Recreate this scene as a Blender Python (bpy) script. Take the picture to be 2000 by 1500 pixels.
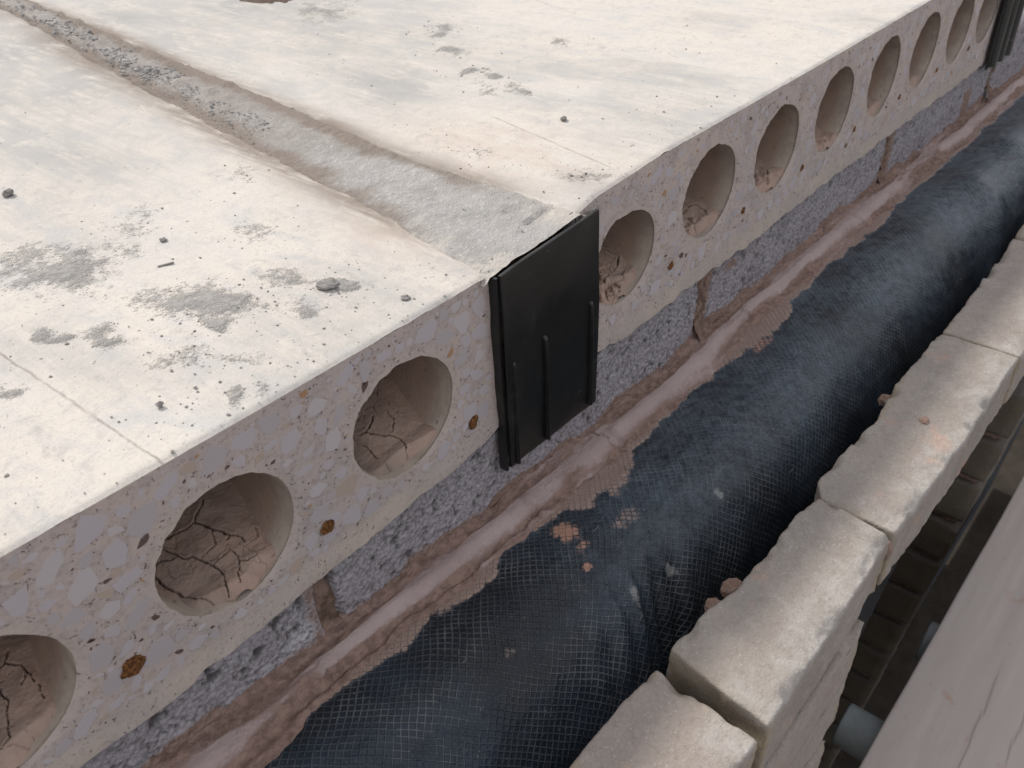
import bpy, math, random
import numpy as np
from mathutils import Matrix, Vector

scene = bpy.context.scene
for o in list(bpy.data.objects):
    bpy.data.objects.remove(o, do_unlink=True)
COL = scene.collection

# ------------------------------------------------------------------ camera
cam_d = bpy.data.cameras.new('camera')
cam = bpy.data.objects.new('camera', cam_d)
COL.objects.link(cam)
RIGHT = (0.64976510, -0.75880958, -0.04487026)
DOWN = (-0.47385362, -0.35818867, -0.80446481)
FWD = (0.59436358, 0.54397509, -0.59230316)
CPOS = (-0.44405, -0.37330, 0.29653)
cam.matrix_world = Matrix(((RIGHT[0], -DOWN[0], -FWD[0], CPOS[0]),
                           (RIGHT[1], -DOWN[1], -FWD[1], CPOS[1]),
                           (RIGHT[2], -DOWN[2], -FWD[2], CPOS[2]),
                           (0, 0, 0, 1)))
cam_d.sensor_width = 36
cam_d.lens = 30.63
cam_d.clip_start = 0.02
cam_d.clip_end = 400
cam_d.dof.use_dof = True
cam_d.dof.focus_distance = 0.66
cam_d.dof.aperture_fstop = 15.0
scene.camera = cam

# ------------------------------------------------------------------ sky, sun, exposure
SUN_EL = math.radians(41)
SUN_AZ = math.radians(4)          # measured from +Y towards +X
world = bpy.data.worlds.new('World')
scene.world = world
world.use_nodes = True
wn = world.node_tree.nodes
wn.clear()
sky = wn.new('ShaderNodeTexSky')
sky.sky_type = 'NISHITA'
sky.sun_disc = False
sky.sun_elevation = SUN_EL
sky.sun_rotation = SUN_AZ
sky.air_density = 1.0
sky.dust_density = 1.5
sky.ozone_density = 1.0
bg = wn.new('ShaderNodeBackground')
bg.inputs[1].default_value = 0.13
wo = wn.new('ShaderNodeOutputWorld')
# thin even cloud veil over the blue sky
veil = wn.new('ShaderNodeMix')
veil.data_type = 'RGBA'
veil.inputs[0].default_value = 0.72
veil.inputs[7].default_value = (8.0, 7.75, 7.8, 1)
world.node_tree.links.new(sky.outputs[0], veil.inputs[6])
world.node_tree.links.new(veil.outputs[2], bg.inputs[0])
world.node_tree.links.new(bg.outputs[0], wo.inputs[0])

sun_d = bpy.data.lights.new('sun', 'SUN')
sun_d.energy = 3.4
sun_d.angle = math.radians(4.0)
sun_d.color = (1.0, 0.93, 0.84)
sun = bpy.data.objects.new('sun', sun_d)
COL.objects.link(sun)
sdir = Vector((math.sin(SUN_AZ) * math.cos(SUN_EL), math.cos(SUN_AZ) * math.cos(SUN_EL), math.sin(SUN_EL)))
sun.rotation_euler = sdir.to_track_quat('Z', 'Y').to_euler()
sun.location = sdir * 20

scene.view_settings.view_transform = 'Standard'
scene.view_settings.look = 'None'
scene.view_settings.exposure = 0.0
scene.view_settings.gamma = 1.0
scene.view_settings.use_curve_mapping = False
scene.render.engine = 'CYCLES'

RNG = random.Random(7)


# ------------------------------------------------------------------ numpy noise
def _hash(ix, iy, iz, seed):
    h = (ix.astype(np.int64) * 374761393 + iy.astype(np.int64) * 668265263 + iz.astype(np.int64) * 2147483647
         + seed * 974634777) & 0xffffffff
    h = ((h ^ (h >> 13)) * 1274126177) & 0xffffffff
    h = ((h ^ (h >> 16)) * 2246822519) & 0xffffffff
    h = h ^ (h >> 15)
    return (h & 0xffffff).astype(np.float64) / 0xffffff


def vnoise(x, y, z=0.0, seed=0):
    x, y, z = np.broadcast_arrays(np.asarray(x, float), np.asarray(y, float), np.asarray(z, float))
    xi, yi, zi = np.floor(x), np.floor(y), np.floor(z)
    fx, fy, fz = x - xi, y - yi, z - zi
    fx = fx * fx * fx * (fx * (fx * 6 - 15) + 10)
    fy = fy * fy * fy * (fy * (fy * 6 - 15) + 10)
    fz = fz * fz * fz * (fz * (fz * 6 - 15) + 10)
    xi, yi, zi = xi.astype(np.int64), yi.astype(np.int64), zi.astype(np.int64)
    r = 0
    for dx in (0, 1):
        for dy in (0, 1):
            for dz in (0, 1):
                w = (fx if dx else 1 - fx) * (fy if dy else 1 - fy) * (fz if dz else 1 - fz)
                r = r + w * _hash(xi + dx, yi + dy, zi + dz, seed)
    return r * 2 - 1


def fbm(x, y, z=0.0, octv=4, seed=0, gain=0.5):
    a, r, t, f = 1.0, 0, 0, 1.0
    for k in range(octv):
        r = r + a * vnoise(np.asarray(x) * f + 17.3 * k, np.asarray(y) * f - 9.1 * k, np.asarray(z) * f + 3.7 * k, seed + k)
        t += a
        a *= gain
        f *= 2.03
    return r / t


def worley(x, y, seed=0):
    x = np.asarray(x, float)
    y = np.asarray(y, float)
    xi, yi = np.floor(x).astype(np.int64), np.floor(y).astype(np.int64)
    f1 = np.full(x.shape, 9.0)
    f2 = np.full(x.shape, 9.0)
    idv = np.zeros(x.shape)
    for dx in (-1, 0, 1):
        for dy in (-1, 0, 1):
            cx, cy = xi + dx, yi + dy
            px = cx + _hash(cx, cy, cx * 0, seed)
            py = cy + _hash(cx, cy, cx * 0 + 1, seed)
            d = np.hypot(px - x, py - y)
            ii = _hash(cx, cy, cx * 0 + 2, seed)
            nf = d < f1
            f2 = np.where(nf, f1, np.minimum(f2, d))
            idv = np.where(nf, ii, idv)
            f1 = np.where(nf, d, f1)
    return f1, f2, idv


def sstep(a, b, x):
    t = np.clip((np.asarray(x, float) - a) / (b - a), 0, 1)
    return t * t * (3 - 2 * t)


def seg_dist(x, y, pts):
    d = np.full(np.shape(x), 9.0)
    for (ax, ay), (bx, by) in zip(pts[:-1], pts[1:]):
        vx, vy = bx - ax, by - ay
        L = vx * vx + vy * vy + 1e-12
        t = np.clip(((x - ax) * vx + (y - ay) * vy) / L, 0, 1)
        d = np.minimum(d, np.hypot(x - ax - t * vx, y - ay - t * vy))
    return d


# ------------------------------------------------------------------ mesh helpers
def mesh_from(name, verts, faces, mats, fmat=None, smooth=True, attrs=None, uv=None):
    verts = np.asarray(verts, np.float32).reshape(-1, 3)
    me = bpy.data.meshes.new(name)
    if isinstance(faces, np.ndarray):
        n, k = faces.shape
        li = faces.astype(np.int32).ravel()
        ls = np.arange(0, n * k, k, dtype=np.int32)
        lt = np.full(n, k, np.int32)
    else:
        lt = np.array([len(f) for f in faces], np.int32)
        ls = np.concatenate([[0], np.cumsum(lt)[:-1]]).astype(np.int32)
        li = np.array([i for f in faces for i in f], np.int32)
        n = len(faces)
    me.vertices.add(len(verts))
    me.vertices.foreach_set('co', verts.ravel())
    me.loops.add(len(li))
    me.loops.foreach_set('vertex_index', li)
    me.polygons.add(n)
    me.polygons.foreach_set('loop_start', ls)
    me.polygons.foreach_set('loop_total', lt)
    for m in (mats if isinstance(mats, (list, tuple)) else [mats]):
        me.materials.append(m)
    if fmat is not None:
        me.polygons.foreach_set('material_index', np.asarray(fmat, np.int32))
    me.polygons.foreach_set('use_smooth', np.full(n, smooth, bool))
    if attrs:
        for k2, v in attrs.items():
            a = me.attributes.new(k2, 'FLOAT', 'POINT')
            a.data.foreach_set('value', np.asarray(v, np.float32).ravel())
    if uv is not None:
        u = me.uv_layers.new(name='UVMap')
        uvv = np.asarray(uv, np.float32).reshape(-1, 2)[li]
        u.data.foreach_set('uv', uvv.ravel())
    me.update(calc_edges=True)
    me.validate()
    return me


def obj(name, me, parent=None):
    o = bpy.data.objects.new(name, me)
    COL.objects.link(o)
    if parent is not None:
        o.parent = parent
        if parent.location.length > 0:
            o.matrix_parent_inverse = Matrix.Translation(-parent.location)
    return o


def thing(name, label, cat, loc=(0, 0, 0), group=None):
    o = bpy.data.objects.new(name, None)
    o.empty_display_size = 0.05
    o.location = loc
    COL.objects.link(o)
    return tag(o, label, cat, group)


def tag(o, label=None, cat=None, group=None, kind=None):
    for k, v in (('label', label), ('category', cat), ('group', group), ('kind', kind)):
        if v:
            o[k] = v
    return o


def quads(n, m, flip=False):
    i, j = np.meshgrid(np.arange(n - 1), np.arange(m - 1), indexing='ij')
    a = (i * m + j).ravel()
    f = np.stack([a, a + m, a + m + 1, a + 1], 1)
    return f[:, ::-1].copy() if flip else f


def box_data(x0, x1, y0, y1, z0, z1, rx, ry=None, rz=None, r=0.003):
    """closed box with rounded edges as gridded faces, returns verts, quads"""
    ry = ry or rx
    rz = rz or rx
    nx = max(2, int(round((x1 - x0) / rx)) + 1)
    ny = max(2, int(round((y1 - y0) / ry)) + 1)
    nz = max(2, int(round((z1 - z0) / rz)) + 1)

    def axis(a, b, n):
        t = np.linspace(0, 1, n)
        return a + (b - a) * t
    X, Y, Z = axis(x0, x1, nx), axis(y0, y1, ny), axis(z0, z1, nz)
    V, F, off = [], [], 0
    for (A, B, mk, flip) in (
            (X, Y, lambda a, b: np.stack([a, b, np.full(a.shape, z1)], -1), False),
            (X, Y, lambda a, b: np.stack([a, b, np.full(a.shape, z0)], -1), True),
            (X, Z, lambda a, b: np.stack([a, np.full(a.shape, y0), b], -1), False),
            (X, Z, lambda a, b: np.stack([a, np.full(a.shape, y1), b], -1), True),
            (Y, Z, lambda a, b: np.stack([np.full(a.shape, x1), a, b], -1), False),
            (Y, Z, lambda a, b: np.stack([np.full(a.shape, x0), a, b], -1), True)):
        a, b = np.meshgrid(A, B, indexing='ij')
        V.append(mk(a, b).reshape(-1, 3))
        F.append(quads(len(A), len(B), flip) + off)
        off += len(A) * len(B)
    P = np.concatenate(V)
    lo = np.array([x0, y0, z0]) + r
    hi = np.array([x1, y1, z1]) - r
    q = np.clip(P, lo, hi)
    d = P - q
    L = np.linalg.norm(d, axis=1, keepdims=True)
    P = np.where(L > 1e-9, q + d / np.maximum(L, 1e-9) * r, P)
    # weld
    key = np.round(P * 1e6).astype(np.int64)
    _, idx, inv = np.unique(key, axis=0, return_index=True, return_inverse=True)
    return P[idx], inv.ravel()[np.concatenate(F)]


# ------------------------------------------------------------------ material helper
class M:
    def __init__(s, name, rough=0.9, spec=0.3):
        s.m = bpy.data.materials.new(name)
        s.m.use_nodes = True
        s.t = s.m.node_tree
        s.b = s.t.nodes['Principled BSDF']
        s.b.inputs['Roughness'].default_value = rough
        s.b.inputs['Specular IOR Level'].default_value = spec
        s.co = s.t.nodes.new('ShaderNodeTexCoord').outputs['Object']

    def _set(s, inp, v):
        if isinstance(v, bpy.types.NodeSocket):
            s.t.links.new(v, inp)
        elif isinstance(v, (tuple, list)):
            inp.default_value = (*v, 1) if len(v) == 3 and len(inp.default_value) == 4 else v
        else:
            inp.default_value = v

    def attr(s, name):
        n = s.t.nodes.new('ShaderNodeAttribute')
        n.attribute_name = name
        return n.outputs['Fac']

    def rnd(s):
        return s.t.nodes.new('ShaderNodeObjectInfo').outputs['Random']

    def map(s, scale=(1, 1, 1), rot=(0, 0, 0), co=None):
        n = s.t.nodes.new('ShaderNodeMapping')
        n.inputs['Scale'].default_value = scale
        n.inputs['Rotation'].default_value = rot
        s.t.links.new(co or s.co, n.inputs[0])
        return n.outputs[0]

    def noise(s, scale, detail=4, rough=0.55, dist=0.0, co=None):
        n = s.t.nodes.new('ShaderNodeTexNoise')
        n.inputs['Scale'].default_value = scale
        n.inputs['Detail'].default_value = detail
        n.inputs['Roughness'].default_value = rough
        n.inputs['Distortion'].default_value = dist
        s.t.links.new(co or s.co, n.inputs['Vector'])
        return n.outputs['Fac']

    def voro(s, scale, feature='F1', co=None, rnd=1.0, out='Distance'):
        n = s.t.nodes.new('ShaderNodeTexVoronoi')
        n.feature = feature
        n.inputs['Scale'].default_value = scale
        n.inputs['Randomness'].default_value = rnd
        s.t.links.new(co or s.co, n.inputs['Vector'])
        return n.outputs[out]

    def ramp(s, v, a, b, lo=0.0, hi=1.0):
        n = s.t.nodes.new('ShaderNodeMapRange')
        n.interpolation_type = 'SMOOTHSTEP'
        s._set(n.inputs['Value'], v)
        n.inputs['From Min'].default_value = a
        n.inputs['From Max'].default_value = b
        n.inputs['To Min'].default_value = lo
        n.inputs['To Max'].default_value = hi
        return n.outputs[0]

    def math(s, op, a, b=0.0, c=0.0):
        n = s.t.nodes.new('ShaderNodeMath')
        n.operation = op
        s._set(n.inputs[0], a)
        s._set(n.inputs[1], b)
        s._set(n.inputs[2], c)
        return n.outputs[0]

    def mix(s, f, a, b):
        n = s.t.nodes.new('ShaderNodeMix')
        n.data_type = 'RGBA'
        s._set(n.inputs[0], f)
        s._set(n.inputs[6], a)
        s._set(n.inputs[7], b)
        return n.outputs[2]

    def bump(s, h, dist=0.001, strength=1.0, prev=None):
        n = s.t.nodes.new('ShaderNodeBump')
        n.inputs['Strength'].default_value = strength
        n.inputs['Distance'].default_value = dist
        s._set(n.inputs['Height'], h)
        if prev is not None:
            s.t.links.new(prev, n.inputs['Normal'])
        return n.outputs[0]

    def done(s, color, normal=None, rough=None):
        s._set(s.b.inputs['Base Color'], color)
        if normal is not None:
            s.t.links.new(normal, s.b.inputs['Normal'])
        if rough is not None:
            s._set(s.b.inputs['Roughness'], rough)
        return s.m


# ------------------------------------------------------------------ materials
def mat_top():
    m = M('bleached_concrete', 0.92, 0.2)
    n1 = m.noise(6, 6, 0.65)
    n2 = m.noise(1, 8, 0.72, 0.5, co=m.map((38, 17, 30), (0, 0, 0.12)))
    n3 = m.noise(170, 5, 0.7)
    n4 = m.noise(600, 2, 0.6)
    cream = m.mix(m.ramp(n1, 0.35, 0.66), (0.575, 0.55, 0.512), (0.60, 0.56, 0.505))
    c = m.mix(m.ramp(n2, 0.46, 0.66, 0, 0.7), cream, (0.48, 0.48, 0.48))
    c = m.mix(m.ramp(n3, 0.5, 0.75, 0, 0.3), c, (0.38, 0.375, 0.365))
    # trowel streaks that run along the slab
    st = m.noise(1.0, 5, 0.7, 0.4, co=m.map((150, 9, 1), (0, 0, 0.12)))
    wash = m.attr('wash')
    w2 = m.math('MULTIPLY', wash, m.ramp(m.math('ADD', m.math('MULTIPLY', n2, 0.6), m.math('MULTIPLY', st, 0.4)), 0.30, 0.55))
    c = m.mix(m.math('MULTIPLY', w2, 0.9), c, (0.34, 0.34, 0.335))
    c = m.mix(m.ramp(st, 0.54, 0.74, 0, 0.35), c, (0.43, 0.42, 0.41))
    # pinkish clay film
    c = m.mix(m.math('MULTIPLY', m.attr('pink'), m.ramp(n2, 0.3, 0.6, 0, 0.55)), c, (0.50, 0.40, 0.335))
    # brown dust along the joint
    br = m.math('MULTIPLY', m.attr('brown'), m.ramp(m.math('ADD', m.math('MULTIPLY', st, 0.5), m.math('MULTIPLY', n2, 0.5)), 0.3, 0.55))
    c = m.mix(m.math('MULTIPLY', br, 0.95), c, (0.235, 0.195, 0.165))
    # cement splatter, edge broken up by fine noise
    pe = m.math('ADD', m.attr('patch'), m.math('MULTIPLY', m.math('SUBTRACT', n3, 0.5), 0.9))
    pe = m.math('ADD', pe, m.math('MULTIPLY', m.math('SUBTRACT', n4, 0.5), 0.5))
    pm = m.ramp(pe, 0.30, 0.72)
    c = m.mix(m.math('MULTIPLY', pm, 0.82), c, m.mix(m.ramp(n3, 0.35, 0.65), (0.21, 0.207, 0.2), (0.31, 0.305, 0.295)))
    # scattered small specks
    sp = m.noise(115, 3, 0.7, 0.5)
    area = m.ramp(m.noise(9, 3, 0.5), 0.42, 0.62)
    s1 = m.math('MULTIPLY', m.ramp(sp, 0.665, 0.71), area)
    c = m.mix(m.math('MULTIPLY', s1, 0.75), c, (0.28, 0.27, 0.255))
    vs = m.voro(70)
    s2 = m.math('MULTIPLY', m.ramp(vs, 0.05, 0.12, 1, 0), m.ramp(m.noise(14, 2), 0.5, 0.6))
    c = m.mix(m.math('MULTIPLY', s2, 0.8), c, (0.2, 0.19, 0.175))
    # fine mould lines left in the casting
    sp3 = m.t.nodes.new('ShaderNodeSeparateXYZ')
    m.t.links.new(m.co, sp3.inputs[0])
    lx, ly = sp3.outputs[0], sp3.outputs[1]
    wv = m.math('MULTIPLY', m.math('SUBTRACT', m.noise(60, 4, 0.7), 0.5), 0.004)
    lw = m.ramp(m.noise(45, 3, 0.7), 0.35, 0.65, 0.25, 0.9)
    for a0, k0, ya, yb in ((-0.311, -0.04, -0.1, 0.24), (0.117, 0.21, 0.012, 0.19), (0.39, 0.335, 0.34, 0.75), (-0.085, -0.6, 0.070, 0.084)):
        dd = m.math('ABSOLUTE', m.math('ADD', m.math('SUBTRACT', lx, m.math('MULTIPLY_ADD', ly, k0, a0)), wv))
        on = m.math('MULTIPLY', m.ramp(ly, ya, ya + .006), m.ramp(ly, yb - .02, yb, 1, 0))
        ln = m.math('MULTIPLY', m.math('MULTIPLY', m.ramp(dd, 0.0003, 0.0013, 1, 0), on), lw)
        c = m.mix(m.math('MULTIPLY', ln, 0.8), c, (0.22, 0.2, 0.18))
    c = m.mix(m.ramp(n4, 0.5, 0.75, 0, 0.4), c, (0.36, 0.345, 0.32))
    c = m.mix(m.math('MULTIPLY', m.ramp(m.noise(75, 5, 0.75, 0.5), 0.52, 0.66), m.ramp(n1, 0.4, 0.65, 0.15, 0.6)), c, (0.36, 0.355, 0.345))
    h = m.math('ADD', m.math('MULTIPLY', n4, 0.35), m.math('MULTIPLY', n3, m.math('ADD', 0.35, m.math('MULTIPLY', pm, 1.6))))
    b = m.bump(h, 0.0011, 0.8)
    b = m.bump(m.math('SUBTRACT', pm, m.math('MULTIPLY', s2, 1.0)), 0.0005, 0.5, b)
    return m.done(c, b)


def mat_cut(name='sawn_concrete', k=1.0, yel=0.0):
    m = M(name, 0.85, 0.3)
    n1 = m.noise(7, 4, 0.6)
    n2 = m.noise(45, 5, 0.65, 0.5)
    n3 = m.noise(320, 4, 0.7)
    c = m.mix(m.ramp(n1, 0.35, 0.65), (0.455 * k, 0.395 * k, (0.375 - yel) * k), (0.495 * k, 0.41 * k, (0.37 - yel) * k))
    c = m.mix(m.ramp(n2, 0.42, 0.7, 0, 0.7), c, (0.36, 0.315, 0.305))
    vc = m.voro(210, out='Color')
    vd = m.voro(210)
    c = m.mix(m.math('MULTIPLY', m.ramp(vd, 0.3, 0.45, 1, 0), 0.4), c, m.mix(m.ramp(vc, 0.3, 0.7), (0.47, 0.42, 0.415), (0.32, 0.265, 0.245)))
    lip = m.math('ADD', m.attr('lip'), m.math('MULTIPLY', m.math('SUBTRACT', n2, 0.5), 0.9))
    c = m.mix(m.ramp(lip, 0.25, 0.8, 0, 0.85), c, m.mix(m.ramp(n1, 0.4, 0.6), (0.49, 0.42, 0.365), (0.43, 0.38, 0.35)))
    c = m.mix(m.ramp(m.math('ADD', m.attr('rim'), m.math('MULTIPLY', m.math('SUBTRACT', n2, 0.5), 0.5)), 0.4, 0.85, 0, 0.7), c, (0.48, 0.415, 0.37))
    pit = m.math('MULTIPLY', m.ramp(m.noise(330, 2, 0.5, 1.2), 0.645, 0.69), m.ramp(n2, 0.4, 0.55))
    c = m.mix(m.ramp(n3, 0.50, 0.70, 0, 0.45), c, (0.25, 0.20, 0.18))
    c = m.mix(m.math('MULTIPLY', pit, 0.8), c, (0.09, 0.07, 0.06))
    b = m.bump(n3, 0.0006, 0.6)
    b = m.bump(m.math('MULTIPLY', pit, -1.0), 0.001, 0.8, b)
    return m.done(c, b)


def mat_liner():
    m = M('core_lining', 0.9, 0.2)
    n1 = m.noise(14, 4, 0.6)
    n2 = m.noise(60, 5, 0.65, 0.4)
    n3 = m.noise(260, 3, 0.65)
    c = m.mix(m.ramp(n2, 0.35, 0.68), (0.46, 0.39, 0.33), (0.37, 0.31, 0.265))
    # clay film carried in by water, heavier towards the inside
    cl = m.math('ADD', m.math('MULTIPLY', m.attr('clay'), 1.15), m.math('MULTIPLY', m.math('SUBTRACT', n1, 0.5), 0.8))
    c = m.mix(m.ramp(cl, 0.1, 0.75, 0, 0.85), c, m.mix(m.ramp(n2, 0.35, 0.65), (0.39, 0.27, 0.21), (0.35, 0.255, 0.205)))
    c = m.mix(m.ramp(m.noise(150, 2, 0.5), 0.68, 0.74, 0, 0.6), c, (0.16, 0.12, 0.1))
    return m.done(c, m.bump(m.math('ADD', n3, n2), 0.0009, 0.7))


def mat_stone(name, a, b):
    m = M(name, 0.7, 0.35)
    n = m.noise(110, 5, 0.7)
    c = m.mix(m.ramp(n, 0.3, 0.7), a, b)
    c = m.mix(m.ramp(m.noise(300, 3, 0.7), 0.55, 0.72, 0, 0.5), c, (0.38, 0.32, 0.30))
    return m.done(c, m.bump(m.noise(700, 2), 0.0002, 0.5))


def mat_mud():
    m = M('dried_clay', 0.95, 0.15)
    n1 = m.noise(26, 4, 0.6)
    n2 = m.noise(120, 5, 0.65)
    c = m.mix(m.ramp(n1, 0.32, 0.68), (0.43, 0.305, 0.245), (0.38, 0.29, 0.245))
    c = m.mix(m.ramp(n2, 0.4, 0.75, 0, 0.6), c, (0.32, 0.225, 0.18))
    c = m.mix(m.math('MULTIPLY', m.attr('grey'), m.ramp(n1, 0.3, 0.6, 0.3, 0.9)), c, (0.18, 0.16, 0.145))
    c = m.mix(m.math('MULTIPLY', m.attr('crack'), 0.9), c, (0.05, 0.035, 0.028))
    return m.done(c, m.bump(m.math('ADD', n2, m.noise(420, 3, 0.6)), 0.0012, 0.7))


def mat_rust():
    m = M('rusty_steel', 0.9, 0.2)
    n = m.noise(420, 4, 0.7)
    c = m.mix(m.ramp(n, 0.35, 0.65), (0.07, 0.03, 0.014), (0.26, 0.115, 0.04))
    return m.done(c, m.bump(n, 0.002, 0.9))


def mat_grout():
    m = M('rough_grout', 0.95, 0.15)
    n1 = m.noise(22, 4, 0.6)
    n2 = m.noise(180, 4, 0.7)
    n3 = m.noise(650, 3, 0.7)
    c = m.mix(m.ramp(n1, 0.35, 0.65), (0.44, 0.43, 0.42), (0.37, 0.36, 0.345))
    c = m.mix(m.ramp(n2, 0.5, 0.7, 0, 0.7), c, (0.58, 0.57, 0.555))
    c = m.mix(m.ramp(n3, 0.58, 0.75, 0, 0.75), c, (0.21, 0.2, 0.19))
    c = m.mix(m.math('MULTIPLY', m.attr('brown'), 0.9), c, (0.25, 0.21, 0.18))
    c = m.mix(m.ramp(m.math('ADD', m.attr('pale'), m.math('MULTIPLY', m.math('SUBTRACT', n2, 0.5), 1.2)), 0.3, 0.9, 0, 0.85), c, (0.54, 0.51, 0.465))
    return m.done(c, m.bump(m.math('ADD', n2, m.math('MULTIPLY', n3, 0.7)), 0.0028, 0.9))


def mat_plastic(name, base, scr):
    m = M(name, 0.34, 0.5)
    n = m.noise(1, 4, 0.6, 0.3, co=m.map((40, 40, 400), (0, 0.9, 0)))
    n2 = m.noise(18, 3, 0.6)
    k = m.math('MULTIPLY', m.ramp(n, 0.62, 0.72), m.ramp(n2, 0.5, 0.62))
    c = m.mix(m.math('MULTIPLY', k, 0.8), base, scr)
    c = m.mix(m.math('MULTIPLY', m.ramp(m.noise(150, 4, 0.75), 0.6, 0.72), m.ramp(m.noise(26, 3), 0.52, 0.66, 0, 0.5)), c, scr)
    c = m.mix(m.ramp(m.noise(30, 5, 0.7), 0.5, 0.8, 0, 0.10), c, (0.16, 0.15, 0.14))
    return m.done(c, m.bump(m.noise(50, 3), 0.0006, 0.3), m.ramp(n2, 0.3, 0.7, 0.28, 0.42))


def mat_block():
    m = M('dense_block', 0.95, 0.15)
    n1 = m.noise(16, 4, 0.6)
    n2 = m.noise(330, 4, 0.7)
    vd = m.voro(185, out='Color')
    c = m.mix(m.ramp(n1, 0.35, 0.65), (0.325, 0.30, 0.322), (0.375, 0.35, 0.372))
    c = m.mix(m.ramp(vd, 0.3, 0.8, 0, 0.45), c, (0.44, 0.415, 0.44))
    c = m.mix(m.math('MULTIPLY', m.attr('pit'), 0.85), c, (0.05, 0.045, 0.045))
    c = m.mix(m.ramp(n2, 0.6, 0.75, 0, 0.5), c, (0.12, 0.11, 0.11))
    c = m.mix(m.ramp(m.voro(330), 0.45, 0.75, 0, 0.45), c, (0.12, 0.11, 0.112))
    c = m.mix(m.ramp(m.noise(120, 3, 0.7), 0.62, 0.74, 0, 0.45), c, (0.10, 0.095, 0.096))
    mud = m.math('ADD', m.attr('mud'), m.math('MULTIPLY', m.math('SUBTRACT', m.noise(110, 4, 0.7), 0.5), 0.8))
    c = m.mix(m.ramp(mud, 0.35, 0.75, 0, 0.9), c, m.mix(n1, (0.25, 0.165, 0.13), (0.30, 0.20, 0.16)))
    wh = m.math('MULTIPLY', m.attr('white'), m.ramp(m.noise(240, 3, 0.7), 0.42, 0.6))
    c = m.mix(m.math('MULTIPLY', wh, 0.8), c, (0.62, 0.61, 0.64))
    return m.done(c, m.bump(m.math('ADD', m.voro(250), n2), 0.0022, 0.9))


def mat_mortar():
    m = M('pink_mortar', 0.85, 0.25)
    n1 = m.noise(18, 4, 0.6)
    n2 = m.noise(130, 5, 0.65)
    c = m.mix(m.ramp(n1, 0.35, 0.65), (0.365, 0.285, 0.268), (0.42, 0.335, 0.318))
    r = m.math('ADD', m.attr('rough'), m.math('MULTIPLY', m.math('SUBTRACT', n2, 0.5), 0.9))
    c = m.mix(m.ramp(r, 0.3, 0.75, 0, 0.9), c, m.mix(m.ramp(n2, 0.35, 0.65), (0.15, 0.095, 0.075), (0.28, 0.185, 0.15)))
    c = m.mix(m.ramp(m.noise(420, 3, 0.7), 0.64, 0.74, 0, 0.5), c, (0.13, 0.09, 0.075))
    h = m.math('MULTIPLY', m.math('ADD', n2, m.noise(420, 3, 0.65)), m.ramp(r, 0.0, 0.7, 0.45, 1.0))
    return m.done(c, m.bump(h, 0.002, 0.8))


def mat_dark_joint():
    m = M('brown_mortar', 0.95, 0.1)
    n = m.noise(90, 5, 0.7)
    c = m.mix(m.ramp(n, 0.35, 0.65), (0.12, 0.08, 0.062), (0.26, 0.18, 0.145))
    return m.done(c, m.bump(n, 0.004, 0.9))


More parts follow.
